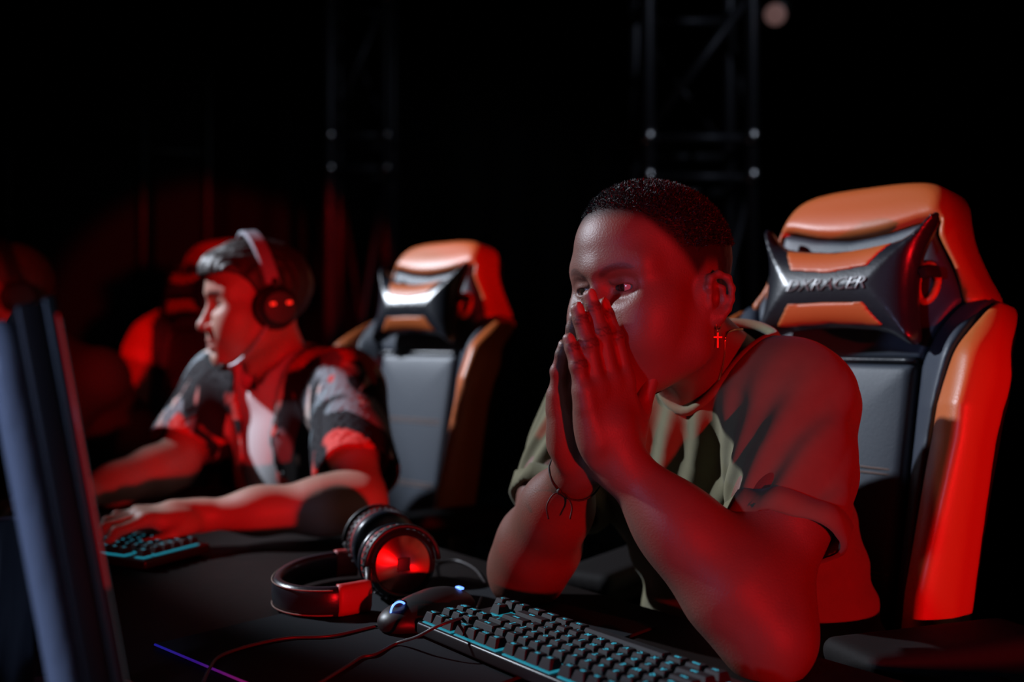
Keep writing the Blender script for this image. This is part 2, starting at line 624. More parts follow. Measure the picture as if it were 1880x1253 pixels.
def mir(p): return [(-u, v) for u, v in p]


def make_chair(label):
    t = empty('gaming_chair')
    tag(t, label, 'chair', 'orange and grey racing style gaming chairs')
    # headrest cover: top band with a strip down each side
    half = HW[1:] + [(0.180, 0.183), (0.168, 0.192), (0.150, 0.238), (0.130, 0.282), (0.126, 0.306), (0.06, 0.291)]
    pad_panel('headrest_cover', smooth_poly(half + [(0, 0.285)] + mir(half)[::-1] + [(0, 0.375)], 3), -0.075, 0.005, M['orange'], t, 0.016, 0.004, 0.004)
    half = [(0.06, 0.291), (0.126, 0.306), (0.130, 0.282), (0.150, 0.238), (0.172, 0.192), (0.150, 0.15), (0.130, 0.105)]
    pad_panel('upper_panel', [(0, 0.285)] + half + mir(half)[::-1], -0.06, 0.002, M['grey'], t, 0.008, 0.004)
    half = [(0.126, 0.103), (0.124, -0.1), (0.118, -0.42)]
    pad_panel('centre_panel', half + mir(half)[::-1], -0.06, 0.008, M['grey'], t, 0.012, 0.006)
    for s in (1, -1):
        g = lambda p: [(s * u, v) for u, v in p]
        pad_panel('inner_bolster', g([(0.174, 0.190), (0.207, 0.197), (0.196, 0.14), (0.180, 0.07), (0.168, 0.0), (0.158, -0.1), (0.150, -0.42),
                                      (0.120, -0.42), (0.127, -0.1), (0.129, 0.10), (0.150, 0.148)]), -0.06, 0.002, M['grey'], t, 0.010, 0.003)
        pad_panel('side_bolster', smooth_poly(g([(0.209, 0.193), (0.232, 0.165), (0.252, 0.11), (0.258, 0.06), (0.252, -0.02), (0.243, -0.12), (0.232, -0.25), (0.220, -0.42),
                                     (0.152, -0.42), (0.160, -0.1), (0.170, 0.0), (0.182, 0.07), (0.198, 0.14)]), 3), -0.075, 0.004, M['orange'], t, 0.024, 0.004, 0.004)
        # oval strap hole with an orange rim
        ring = [back_map(np.array([[s * (0.128 + 0.013 * math.cos(a)), 0.212 + 0.026 * math.sin(a), 0.004]]))[0] for a in np.linspace(0, 2 * math.pi, 20, endpoint=False)]
        MB().tube(ring, 0.0055, 8, True).build('strap_hole_rim', M['orange'], t, True, True)
    half = [(u - 0.012, v - 0.008) for u, v in HW[1:]] + [(0.215, 0.16), (0.242, 0.10), (0.246, 0.05), (0.24, -0.02), (0.231, -0.12), (0.22, -0.25), (0.208, -0.43)]
    pad_panel('back_shell', [(0, 0.367)] + half + mir(half)[::-1], -0.115, -0.055, M['black_soft'], t, 0.025, 0.0, 0.006)
    # double rows of stitching across the centre panel and the piping under the pillow
    for v in (-0.055, -0.195, -0.33):
        for dv in (0, 0.007):
            pts = [back_map(np.array([[u, v + dv, 0.0145 - 0.009 * (abs(u) / 0.118) ** 6]]))[0] for u in np.linspace(-0.116, 0.116, 17)]
            MB().tube(pts, 0.0011, 5).build('stitching', M['stitch'], t, True, True)
    pts = [back_map(np.array([[u, 0.1035, 0.006]]))[0] for u in np.linspace(-0.128, 0.128, 15)]
    MB().tube(pts, 0.0045, 8).build('piping', M['black_leather'], t, True, True)
    # seat
    s = SDF()
    s.box((0, 0.03, 0.47), (0.40, 0.50, 0.10), np.eye(3), 0.04, 0.02)
    v, q = surface_nets(s, (-0.25, -0.27, 0.38), (0.25, 0.33, 0.56), 0.01); mesh_obj('seat', relax(v, q), q, M['grey'], t, local=True)
    for sx in (1, -1):
        s = SDF().cone((sx * 0.235, -0.18, 0.475), (sx * 0.225, 0.25, 0.465), 0.05, 0.045, 0.02)
        v, q = surface_nets(s, (sx * 0.23 - 0.07, -0.26, 0.39), (sx * 0.23 + 0.07, 0.33, 0.56), 0.01); mesh_obj('seat_bolster', relax(v, q), q, M['orange'], t, local=True)
    # armrests: bracket, post and padded top
    for sx in (1, -1):
        a = empty_part('armrest', t)
        MB().tube([(sx * 0.17, -0.05, 0.40), (sx * 0.30, -0.05, 0.41), (sx * 0.315, -0.05, 0.46)], 0.018, 10).build('armrest_bracket', M['black'], a, True, True)
        MB().box((sx * 0.30, -0.05, 0.57), (0.045, 0.07, 0.27)).build('armrest_post', M['black'], a, False, True, 0.008)
        an = math.radians(18) * sx
        ax = np.array([[math.cos(an), math.sin(an), 0], [-math.sin(an), math.cos(an), 0], [0, 0, 1]])
        s = SDF().box((sx * 0.262, -0.055, 0.726), (0.095, 0.265, 0.034), ax, 0.014, 0.01)
        s.box((sx * 0.262, -0.055, 0.700), (0.080, 0.24, 0.03), ax, 0.008, 0.004)
        v, q = surface_nets(s, (sx * 0.262 - 0.13, -0.24, 0.66), (sx * 0.262 + 0.13, 0.13, 0.77), 0.005)
        mesh_obj('armrest_pad', relax(v, q), q, M['black_soft'], a, local=True)
    # five star base
    MB().tube([(0, 0, 0.11), (0, 0, 0.40)], 0.028, 14).build('gas_lift', M['black'], t, True, True)
    MB().box((0, 0, 0.405), (0.26, 0.30, 0.03)).build('mechanism', M['black'], t, False, True, 0.006)
    for k in range(5):
        a = 2 * math.pi * k / 5 + 0.3
        e = V3(math.cos(a) * 0.31, math.sin(a) * 0.31, 0.085)
        MB().tube([(0, 0, 0.12), e], [0.03, 0.018], 8).build('base_spoke', M['black'], t, True, True)
        MB().lathe(e + V3(-math.sin(a) * 0.025, math.cos(a) * 0.025, -0.054), (math.sin(a), -math.cos(a), 0), [(0, 0.02), (0.006, 0.030), (0.044, 0.030), (0.05, 0.02)], 18).build('caster', M['black'], t, True, True)
    return t


def empty_part(name, parent):
    o = bpy.data.objects.new(name, None); o.empty_display_size = 0.02
    COL.objects.link(o); o.parent = parent
    return o


# --- neck pillow: bow-tie cushion with pointed corners
PP = smooth_poly([(-0.156, 0.298), (-0.11, 0.262), (0.0, 0.250), (0.11, 0.262), (0.156, 0.298),
                  (0.136, 0.24), (0.132, 0.20), (0.136, 0.16), (0.142, 0.112), (0.09, 0.130), (0.0, 0.136), (-0.09, 0.130), (-0.142, 0.112), (-0.136, 0.16), (-0.132, 0.20), (-0.136, 0.24)], 5)
PW = 0.040


def pil_h(P2):
    d = poly_sd(P2, PP)
    return 0.040 * np.sqrt(np.clip(1 - np.exp(np.minimum(d, 0) / 0.045), 0, 1)), d


def make_pillow(label):
    t = empty('neck_pillow')
    tag(t, label, 'pillow', 'neck pillows strapped to the gaming chairs')

    def fn(P):
        h, d = pil_h(P[:, :2])
        return np.maximum((np.abs(P[:, 2] - PW) - h - 0.004) * 0.6, d - 0.002).astype(np.float32)
    v, q = surface_nets(fn, (-0.17, 0.09, -0.02), (0.17, 0.31, 0.12), 0.0035)
    mesh_obj('cushion', flat_map(relax(v, q, 2)), q, M['black_leather'], t, local=True)
    for poly in ([(-0.098, 0.256), (0.0, 0.2455), (0.098, 0.256), (0.070, 0.219), (0.0, 0.211), (-0.070, 0.219)],
                 [(-0.070, 0.166), (0.0, 0.169), (0.070, 0.166), (0.098, 0.134), (0.0, 0.1395), (-0.098, 0.134)]):
        pl = np.array(poly)

        def fn2(P, pl=pl):
            h, d = pil_h(P[:, :2]); w = P[:, 2] - PW
            return np.maximum(np.maximum(poly_sd(P[:, :2], pl), (w - h - 0.0065) * 0.7), (h - 0.004 - w) * 0.7).astype(np.float32)
        v, q = surface_nets(fn2, (-0.12, pl[:, 1].min() - 0.01, 0.0), (0.12, pl[:, 1].max() + 0.01, 0.12), 0.003)
        mesh_obj('orange_inset', flat_map(relax(v, q, 2)), q, M['orange'], t, local=True)
    # embossed lettering
    cu = bpy.data.curves.new('lettering', 'FONT'); cu.body = 'DXRACER'; cu.size = 0.034; cu.shear = 0.35
    cu.align_x = 'CENTER'; cu.align_y = 'CENTER'; cu.resolution_u = 2; cu.space_character = 1.0; cu.extrude = 0.0006
    tmp = bpy.data.objects.new('lettering', cu); COL.objects.link(tmp)
    dg = bpy.context.evaluated_depsgraph_get(); me = bpy.data.meshes.new_from_object(tmp.evaluated_get(dg))
    bpy.data.objects.remove(tmp); n = len(me.vertices)
    co = np.zeros(n * 3); me.vertices.foreach_get('co', co); co = co.reshape(-1, 3)
    P2 = np.stack([-co[:, 0] * 0.95, 0.193 + co[:, 1] * 0.75], 1)
    h, d = pil_h(P2)
    P3 = flat_map(np.column_stack([P2, PW + h + 0.0052 + co[:, 2]]))
    me.vertices.foreach_set('co', P3.ravel()); me.materials.append(M['emboss'])
    o = bpy.data.objects.new('lettering', me); COL.objects.link(o); o.parent = t
    for s in (1, -1):
        pts = [V3(s * 0.136, 0.21, PW), V3(s * 0.146, 0.216, 0.035), V3(s * 0.149, 0.220, 0.012)]
        MB().tube([flat_map(p[None])[0] for p in curve_pts(pts, 6)], 0.009, 8, flat=0.25).build('strap', M['black_soft'], t, True, True)
    return t


def flat_map(Q):
    Q = Q * V3(0.90, 0.96, 1.0) + V3(-0.016, 0.014, 0.0)
    return BO + Q[:, [0]] * V3(1, 0, 0) + Q[:, [1]] * BV + Q[:, [2]] * BN


M['emboss'] = mat('embossed_lettering', (0.10, 0.105, 0.115), 0.35)


def copy_tree(o, parent=None):
    c = o.copy(); COL.objects.link(c); c.parent = parent
    for ch in list(o.children): copy_tree(ch, c)
    return c


CH = [(V3(0.466, 1.45, 0), 53), (V3(-0.222, 2.27, 0), 42), (V3(-0.905, 2.80, 0), 42)]
chair = make_chair('orange and grey gaming chair behind the man with clasped hands')
pil = make_pillow('black pointed neck pillow with two orange insets, nearest to the camera')
lab = ['orange and grey gaming chair that the headset man in the floral shirt sits in',
       'red-lit gaming chair half hidden behind the headset man’s face']
plab = ['black neck pillow with orange insets to the right of the headset man',
        'black neck pillow with orange insets left of the headset man’s face']
for i, (c, yaw) in enumerate(CH):
    a = chair if i == 0 else copy_tree(chair)
    b = pil if i == 0 else copy_tree(pil)
    if i: a['label'] = lab[i - 1]; b['label'] = plab[i - 1]
    y = math.radians(yaw); f = V3(-math.sin(y), -math.cos(y), 0)
    c = c + f * 0.22
    for o in (a, b):
        o.location = (c[0], c[1], (0.0, 0.0, 0.060)[i]); o.rotation_euler = (0, 0, math.atan2(-f[0], f[1]))


# ---------------------------------------------------------------- building blocks for people
def add_head(S, f, lean=1.0, ears=True, hairless=True):
    """head in its own frame: x right, y forward, z up, origin between the ears"""
    A = f.ax; P = f.p; w = lean
    S.ell(P(0, -0.010, 0.042), (0.0745 * w, 0.097, 0.083), A, 0.02)
    S.ell(P(0, 0.028, 0.058), (0.064 * w, 0.062, 0.058), A, 0.03)
    S.ell(P(0, 0.040, -0.030), (0.057 * w, 0.054, 0.064), A, 0.03)
    S.ell(P(0, 0.025, -0.060), (0.050 * w, 0.056, 0.046), A, 0.03)
    for s in (1, -1):
        S.cone(P(s * 0.010, 0.084, 0.033), P(s * 0.050, 0.066, 0.036), 0.009, 0.010, 0.022)      # brow
        S.ell(P(s * 0.046, 0.052, -0.012), (0.022, 0.026, 0.019), A, 0.042)                       # cheek bone
        S.ell(P(s * 0.040, 0.052, -0.045), (0.022, 0.030, 0.026), A, 0.045)                        # cheek
        S.cone(P(s * 0.060, 0.000, -0.030), P(s * 0.055, 0.008, -0.062), 0.014, 0.015, 0.03)      # jaw
        S.cone(P(s * 0.055, 0.008, -0.062), P(s * 0.016, 0.074, -0.098), 0.015, 0.016, 0.03)
    S.ell(P(0, 0.076, -0.098), (0.024, 0.018, 0.017), A, 0.02)                                    # chin
    for s in (1, -1):                                                                            # eye sockets
        S.ell(P(s * 0.031, 0.094, 0.013), (0.019, 0.014, 0.0105), A, 0.016, True)
        S.ell(P(s * 0.012, 0.100, 0.010), (0.008, 0.012, 0.012), A, 0.012, True)
    # nose
    S.cone(P(0, 0.083, 0.020), P(0, 0.108, -0.026), 0.0085, 0.0105, 0.012)
    S.ell(P(0, 0.110, -0.030), (0.0125, 0.011, 0.010), A, 0.008)
    for s in (1, -1):
        S.ell(P(s * 0.0145, 0.099, -0.033), (0.0095, 0.012, 0.0085), A, 0.006)
        S.ell(P(s * 0.008, 0.106, -0.0415), (0.0045, 0.006, 0.004), A, 0.003, True)
    # mouth
    S.ell(P(0, 0.080, -0.066), (0.030, 0.018, 0.022), A, 0.02)
    S.ell(P(0, 0.0955, -0.060), (0.024, 0.0085, 0.0060), A, 0.006)
    S.ell(P(0, 0.0945, -0.0725), (0.021, 0.0090, 0.0068), A, 0.006)
    S.ell(P(0, 0.104, -0.0662), (0.026, 0.008, 0.0014), A, 0.003, True)
    S.ell(P(0, 0.094, -0.084), (0.016, 0.006, 0.005), A, 0.01, True)
    for s in (1, -1):                                                                            # lids round the eyeball
        e = P(s * 0.0315, 0.0715, 0.013)
        S.ell(e, (0.0150, 0.0142, 0.0138), A, 0.006)
        S.ell(P(s * 0.0315, 0.0850, 0.0125), (0.0142, 0.0120, 0.0038), A, 0.0016, True)
        S.cone(P(s * 0.019, 0.0845, 0.0195), P(s * 0.044, 0.0765, 0.0195), 0.0016, 0.0016, 0.004)
    if ears:
        for s in (1, -1):
            add_ear(S, f, s)


def add_ear(S, f, s):
    def E(a, b, n=0.0):       # a forward, b up, n outward; the rear edge stands off the head
        a, b = a * 0.86, b * 0.80
        return f.p(s * (0.0735 + n + max(0, -a) * 0.42 + 0.003), -0.012 + a, -0.011 + b)
    A = f.ax
    S.ell(E(0.002, 0.004, -0.006), (0.0105, 0.0185, 0.0285), A, 0.010)
    hel = [(0.008, 0.004), (0.012, 0.018), (0.007, 0.030), (-0.006, 0.035), (-0.018, 0.028), (-0.022, 0.013), (-0.020, -0.002), (-0.014, -0.015), (-0.006, -0.024)]
    S.chain([E(a, b, 0.004) for a, b in hel], [0.0036, 0.0038, 0.004, 0.004, 0.004, 0.0038, 0.0036, 0.0040, 0.005], 0.004)
    S.chain([E(-0.001, 0.023, 0.001), E(-0.010, 0.014, 0.002), E(-0.011, 0.0, 0.002), E(-0.004, -0.012, 0.002)], [0.003, 0.004, 0.0042, 0.0045], 0.004)
    S.ell(E(-0.001, -0.026, 0.002), (0.005, 0.0085, 0.0095), A, 0.006)
    S.ell(E(0.0095, -0.003, 0.003), (0.004, 0.005, 0.007), A, 0.004)
    S.ell(E(0.000, 0.001, 0.010), (0.010, 0.0075, 0.0095), A, 0.005, True)


def add_hand(S, w, U, N, side, bend, spread=(0.05, 0.01, -0.03, -0.08), thumb=None, size=1.0, nails=None, wide=1.0, joints=None):
    """w wrist, U towards the fingers, N out of the back of the hand, T the thumb's side.
    bend: four tuples with the joint angles (degrees, towards the palm)"""
    U = np.array(U, float); U /= np.linalg.norm(U)
    N = np.array(N, float); N -= U * np.dot(N, U); N /= np.linalg.norm(N)
    T = np.cross(U, N) * side
    WD = wide
    k = size
    ax = np.array([T, U, N])
    p = lambda t, u, n: w + (T * t * WD + U * u + N * n) * k
    S.box(p(0.0, 0.060, 0.0), (0.074 * k * WD, 0.082 * k, 0.027 * k), ax, 0.012 * k, 0.014)
    S.cone(p(0, -0.005, 0), p(0, 0.035, 0), 0.024 * k, 0.026 * k, 0.02)
    S.ell(p(0.026, 0.034, -0.010), (0.018 * k, 0.034 * k, 0.016 * k), ax, 0.014)      # thumb pad
    S.ell(p(-0.026, 0.040, -0.008), (0.014 * k, 0.036 * k, 0.014 * k), ax, 0.014)
    base = [(0.0295, 0.094), (0.0095, 0.098), (-0.0105, 0.094), (-0.0290, 0.084)]
    lens = [(0.041, 0.026, 0.020), (0.046, 0.030, 0.021), (0.042, 0.028, 0.021), (0.033, 0.021, 0.018)]
    rad = [(0.0096, 0.0086, 0.0076), (0.0098, 0.0088, 0.0078), (0.0094, 0.0084, 0.0074), (0.0084, 0.0074, 0.0066)]
    tips = []
    for i in range(4):
        o = p(base[i][0], base[i][1] - 0.010, 0.001)
        d = U * math.cos(spread[i]) + T * math.sin(spread[i])
        nn = N.copy()
        pts = [o]; rr = [x * WD for x in rad[i]]
        ang = 0
        for j in range(3):
            a = math.radians(bend[i][j])
            d, nn = d * math.cos(a) - nn * math.sin(a), nn * math.cos(a) + d * math.sin(a)
            L = lens[i][j] * k + (0.010 if j == 0 else 0)
            pts.append(pts[-1] + d * L)
        S.cone(pts[0], pts[1], rr[0] * 1.05 * k, rr[1] * 1.02 * k, 0.006)
        S.cone(pts[1], pts[2], rr[1] * 1.04 * k, rr[2] * 1.02 * k, 0.003)
        S.cone(pts[2], pts[3] - d * rr[2] * k, rr[2] * 1.03 * k, rr[2] * 0.90 * k, 0.003)
        if joints is not None:
            joints.append((pts[1], d.copy(), nn.copy(), rr[1] * k)); joints.append((pts[2], d.copy(), nn.copy(), rr[2] * k))
        S.ell(pts[1] + nn * 0.002, np.array([rr[1] * 1.08, rr[1] * 1.0, rr[1] * 1.0]) * k, ax, 0.004)
        if nails is not None:
            nails.append((pts[3] - d * 0.0085 * k + nn * rr[2] * 0.70 * k, d.copy(), nn.copy(), rr[2] * k))
        tips.append(pts[3])
    th = thumb or [(0.024, 0.018, -0.006), (0.046, 0.050, -0.012), (0.060, 0.078, -0.010), (0.068, 0.102, -0.008)]
    q = [p(*t) for t in th]
    S.cone(q[0], q[1], 0.0150 * k, 0.0112 * k, 0.012)
    S.cone(q[1], q[2], 0.0112 * k, 0.0098 * k, 0.005)
    S.cone(q[2], q[3], 0.0100 * k, 0.0076 * k, 0.004)
    if nails is not None:
        d = q[3] - q[2]; d /= np.linalg.norm(d)
        nn = N - d * np.dot(N, d); nn /= np.linalg.norm(nn)
        nails.append((q[3] - d * 0.004 * k + nn * 0.0058 * k, d, nn, 0.0086 * k))
    return tips


def crease_mask(V, joints):
    m = np.zeros(len(V))
    for c, d, nn, r in joints:
        q = V - c; a = q @ d; h = q @ nn; t = q @ np.cross(d, nn)
        near = (np.abs(a) < 0.008) & (h > -0.1 * r) & (np.abs(t) < r * 1.1) & (h < r * 1.8)
        for o, w in ((-0.0034, 0.0011), (0.0, 0.0012), (0.0034, 0.0011)):
            m = np.maximum(m, near * np.exp(-((a - o + 0.0006 * np.sin(t * 900)) / w) ** 2))
    return m


def add_nails(S, nails):
    for c, d, nn, r in nails:
        t = np.cross(d, nn)
        S.ell(c, (r * 0.70, r * 0.98, r * 0.30), np.array([t, d, nn]), 0.0008)


def nail_mask(V, nails):
    m = np.zeros(len(V))
    for c, d, nn, r in nails:
        t = np.cross(d, nn)
        q = (V - c)
        k = np.sqrt((q @ t / (r * 0.76)) ** 2 + (q @ d / (r * 1.05)) ** 2)
        h = q @ nn
        m = np.maximum(m, (1 - sstep(k, 0.85, 1.05)) * sstep(h, -0.0005, 0.0012) * (h < 0.008))
    return m


def join_regions(fn, boxes):
    """mesh the same field in several boxes of different fineness"""
    Vs, Qs, n = [], [], 0
    for lo, hi, res in boxes:
        v, q = surface_nets(fn, lo, hi, res)
        Vs.append(relax(v, q, 1, 0.35)); Qs.append(q + n); n += len(v)
    return np.concatenate(Vs), np.concatenate(Qs)


def set_tint(o, col):
    a = o.data.color_attributes.new('tint', 'FLOAT_COLOR', 'POINT')
    a.data.foreach_set('color', np.column_stack([col, np.ones(len(col))]).ravel().astype(np.float32))


def make_eyes(f, parent, look=(0, 1, 0), iris=(0.02, 0.012, 0.008)):
    mi = mat('iris', iris, 0.15); mw = mat('eye_white', (0.34, 0.30, 0.28), 0.2, coat=1.0)
    for s in (1, -1):
        c = f.p(s * 0.0315, 0.0715, 0.013); d = f.d(*look); d /= np.linalg.norm(d)
        a = np.cross(d, [0, 0, 1.0]); a /= np.linalg.norm(a); b = np.cross(a, d)
        vs, fs, mi_ = [], [], []
        n, m = 24, 20
        for j in range(m + 1):
            th = math.pi * j / m
            for k in range(n):
                ph = 2 * math.pi * k / n
                vs.append(c + 0.0124 * (d * math.cos(th) + math.sin(th) * (a * math.cos(ph) + b * math.sin(ph))))
        for j in range(m):
            for k in range(n):
                fs.append((j * n + k, (j + 1) * n + k, (j + 1) * n + (k + 1) % n, j * n + (k + 1) % n)); mi_.append(1 if j < 4 else 0)
        mesh_obj('eye', vs, fs, mw, parent, mats=[mw, mi], midx=mi_)


def noise3(P, scale, seed=0):
    """cheap smooth noise: a sum of rotated sines"""
    rs = np.random.RandomState(seed); s = np.zeros(len(P))
    for i in range(6):
        k = rs.normal(size=3); k *= scale * (0.6 + 0.8 * rs.rand()) / np.linalg.norm(k)
        s += np.sin(P @ k + rs.rand() * 6.28)
    return s / 6


def short_hair(V, Q, n, length, width, seed, bias):
    """little curled blades standing on a cap"""
    rs = np.random.RandomState(seed)
    a, b, c = V[Q[:, 0]], V[Q[:, 1]], V[Q[:, 2]]
    nrm = np.cross(b - a, V[Q[:, 3]] - a); ar = np.linalg.norm(nrm, axis=1); nrm /= ar[:, None] + 1e-12
    I = rs.choice(len(Q), n, p=ar / ar.sum())
    w = rs.rand(n, 2)
    base = a[I] + (b[I] - a[I]) * w[:, :1] + (V[Q[I, 3]] - a[I]) * w[:, 1:]
    d = nrm[I] + rs.normal(size=(n, 3)) * bias; d /= np.linalg.norm(d, axis=1)[:, None]
    s = np.cross(d, rs.normal(size=(n, 3))); s /= np.linalg.norm(s, axis=1)[:, None]
    L = length * (0.5 + rs.rand(n, 1))
    d2 = d + s * rs.normal(size=(n, 1)) * 0.8 + rs.normal(size=(n, 3)) * 0.5; d2 /= np.linalg.norm(d2, axis=1)[:, None]
    p0 = base - d * 0.001; p1 = base + d * L * 0.55; p2 = p1 + d2 * L * 0.5
    t = np.cross(d, s) * width
    vs = np.stack([p0 - s * width, p0 + s * width, p1 - t, p1 + t, p2], 1).reshape(-1, 3)
    k = np.arange(n)[:, None] * 5
    return vs, np.concatenate([k + [0, 1, 3], k + [0, 3, 2], k + [2, 3, 4]])


# ---------------------------------------------------------------- the man with clasped hands
M['skin1'] = tinted(mat('dark_brown_skin', (0.145, 0.054, 0.038), 0.48, spec=0.33, bump=(520, 0.30, 0.0014), sss=0.06, var=(28, 0.14)))
M['hair1'] = mat('black_cropped_hair', (0.010, 0.009, 0.009), 0.52, spec=0.32)
M['olive'] = mat('olive_cotton', (0.150, 0.135, 0.080), 0.85, spec=0.15, bump=(900, 0.25, 0.0006), var=(60, 0.10), sheen=0.1)
M['gold'] = mat('gold', (0.80, 0.45, 0.20), 0.25, metal=1.0)
M['cord'] = mat('black_cord', (0.010, 0.008, 0.008), 0.7)
M['denim'] = mat('black_denim', (0.010, 0.010, 0.012), 0.9, bump=(400, 0.2, 0.001))

man = empty('person', tuple(V3(0.36, 1.36, 0)))
tag(man, 'man with cropped hair and olive T-shirt, hands pressed together before his face', 'person')

h1 = frame_of((0.166, 1.160, 1.133), F + V3(0, 0, -0.10), roll=math.radians(-2))
SL, SR = V3(0.338, 1.176, 1.005), V3(0.112, 1.440, 0.972)
EL, ER = V3(0.262, 1.030, 0.785), V3(0.022, 1.300, 0.787)
NB = V3(0.268, 1.285, 1.035)

# palms meet in the plane in front of the nose; wrists below
WL, WR = at_d(1138, 848, 1.062), at_d(1062, 854, 1.112)
UL, UR = at_d(1071, 541, 1.042) - WL, at_d(1056, 543, 1.072) - WR

nails1, joints1 = [], []
B = SDF()
add_head(B, h1)
B.cone(h1.p(0, -0.030, -0.045), NB, 0.054, 0.062, 0.03)
B.cone(h1.p(-0.052, -0.020, -0.055), NB + F * 0.075 - R * 0.012 - Z * 0.02, 0.012, 0.011, 0.022)
B.cone(h1.p(0.052, -0.020, -0.055), NB + F * 0.075 + R * 0.012 - Z * 0.02, 0.012, 0.011, 0.022)
TA = np.array([R, F, Z])
B.ell(V3(0.268, 1.33, 0.90), (0.15, 0.095, 0.15), TA, 0.03)
B.cone(NB - Z * 0.03, SL, 0.060, 0.050, 0.04); B.cone(NB - Z * 0.03, SR, 0.060, 0.050, 0.04)
for sh, el, wr in ((SL, EL, WL), (SR, ER, WR)):
    ua = el - sh; fa = wr - el
    B.chain([sh, sh + ua * 0.5, el], [0.050, 0.048, 0.040], 0.04)
    B.chain([el, el + fa * 0.25, el + fa * 0.60, wr], [0.0385, 0.0415, 0.0335, 0.0250], 0.05)
    B.ell(el + ua * 0.06 - fa * 0.06, (0.022, 0.022, 0.022), None, 0.05)
bendL = [(2, 6, 4), (1, 5, 4), (2, 6, 4), (4, 8, 5)]
bendR = [(0, 5, 4), (0, 5, 4), (2, 6, 4), (4, 8, 5)]
thumbL = [(0.022, 0.016, -0.004), (0.046, 0.044, -0.004), (0.066, 0.082, 0.004), (0.088, 0.110, 0.010)]
add_hand(B, WL, UL, -R, 1, bendL, (-0.02, 0.02, 0.05, 0.08), thumbL, 0.96, nails1, 1.12, joints1)
add_hand(B, WR, UR, R, -1, bendR, (-0.02, 0.02, 0.05, 0.08), thumbL, 0.96, nails1, 1.12, joints1)
add_nails(B, nails1)

# the arms and hands are meshed apart from the head so that each gets the fineness it needs
BH, BA = SDF(), SDF()
arm_start = None
for i, o in enumerate(B.ops):
    if o[0] == 'c' and np.allclose(o[1], SL) : arm_start = i; break
BH.ops = B.ops[:arm_start]
BA.ops = B.ops[arm_start:]
v1, q1 = surface_nets(BH, h1.o + [-0.17, -0.17, -0.14], h1.o + [0.24, 0.30, 0.16], 0.0016)
lo = np.minimum.reduce([SL, SR, EL, ER, WL, WR]) - 0.07
hi = np.maximum.reduce([SL, SR, EL, ER, WL, WR]) + [0.07, 0.07, 0.20]
v2, q2 = surface_nets(BA, lo, hi, 0.0020)
v3, q3 = surface_nets(BH, (0.02, 1.10, 0.68), (0.52, 1.56, 1.02), 0.008)
V_ = np.concatenate([relax(v1, q1, 1, 0.3), relax(v2, q2, 1, 0.3), relax(v3, q3) - F * 0.006]); Q_ = np.concatenate([q1, q2 + len(v1), q3 + len(v1) + len(v2)])
body1 = mesh_obj('body', V_, Q_, M['skin1'], man)
L_ = (V_ - h1.o) @ h1.ax.T
tint = np.ones((len(V_), 3))
nm = nail_mask(V_, nails1)[:, None]
tint = tint * (1 - nm) + np.array([2.0, 1.9, 1.9]) * nm
tint = tint * (1 - 0.6 * crease_mask(V_, joints1)[:, None])


def hairline(y):
    return np.interp(y, [-0.12, -0.075, -0.045, -0.030, -0.010, 0.004, 0.014, 0.030, 0.046, 0.060, 0.075, 0.10],
                     [-0.055, -0.045, -0.010, 0.030, 0.032, 0.018, 0.030, 0.048, 0.066, 0.086, 0.094, 0.100])


stub = sstep(L_[:, 2] - hairline(L_[:, 1]), -0.012, 0.010) * (np.abs(L_[:, 0]) < 0.085) * (L_[:, 2] > -0.07) * (np.linalg.norm(L_, axis=1) < 0.16)
ear = sstep(np.abs(L_[:, 0]), 0.0755, 0.078) * (L_[:, 2] < 0.04) * (L_[:, 1] > -0.05)
stub = (stub * (1 - ear))[:, None]
tint = tint * (1 - stub) + np.array([0.12, 0.14, 0.18]) * stub
brow = np.zeros(len(V_))
for s in (1, -1):
    bx = np.abs(L_[:, 0] - s * 0.031) / 0.021
    bz = (L_[:, 2] - (0.036 - 0.006 * ((np.abs(L_[:, 0]) - 0.036) / 0.02) ** 2)) / 0.0042
    brow = np.maximum(brow, (1 - sstep(np.sqrt(bx ** 4 + bz ** 2), 0.6, 1.2)) * (L_[:, 1] > 0.05))
brow = brow[:, None] * 0.55
tint = tint * (1 - brow) + np.array([0.15, 0.16, 0.2]) * brow
lip = ((np.abs(L_[:, 2] + 0.066) < 0.014) & (np.abs(L_[:, 0]) < 0.026) & (L_[:, 1] > 0.085))[:, None]
tint = np.where(lip, tint * np.array([1.0, 0.75, 0.8]), tint)
set_tint(body1, tint)
make_eyes(h1, man, (0.30, 1, -0.04))

# cropped hair: a thin cap plus short curls
HC = SDF()
HC.ell(h1.p(0, -0.010, 0.042), (0.0775, 0.1000, 0.0885), h1.ax, 0.02)
HC.ell(h1.p(0, 0.026, 0.060), (0.0665, 0.064, 0.063), h1.ax, 0.03)


def hair_cut(P, d):
    L = (P - h1.o.astype(np.float32)) @ h1.ax.T.astype(np.float32)
    thin = 0.0042 * (1 - sstep(L[:, 2] - hairline(L[:, 1]), 0.004, 0.042)) + 0.001
    d = d + thin + 0.0006 * noise3(P, 900, 3)
    return np.maximum(d, (hairline(L[:, 1]) - L[:, 2]) * 0.7)


HC.fn(hair_cut)
v, q = surface_nets(HC, h1.o + [-0.13, -0.13, -0.08], h1.o + [0.14, 0.14, 0.15], 0.0022)
L_ = (v - h1.o) @ h1.ax.T
keep = (L_[q].mean(1)[:, 2] - hairline(L_[q].mean(1)[:, 1])) > 0.006
hv, hf = short_hair(v, q[keep & (L_[q].mean(1)[:, 2] > 0.05)], 26000, 0.0042, 0.00045, 5, 0.6)
hf_all = [tuple(x) for x in q.tolist()] + [tuple(x) for x in (hf + len(v)).tolist()]
mesh_obj('hair', np.concatenate([v, hv]), hf_all, M['hair1'], man)

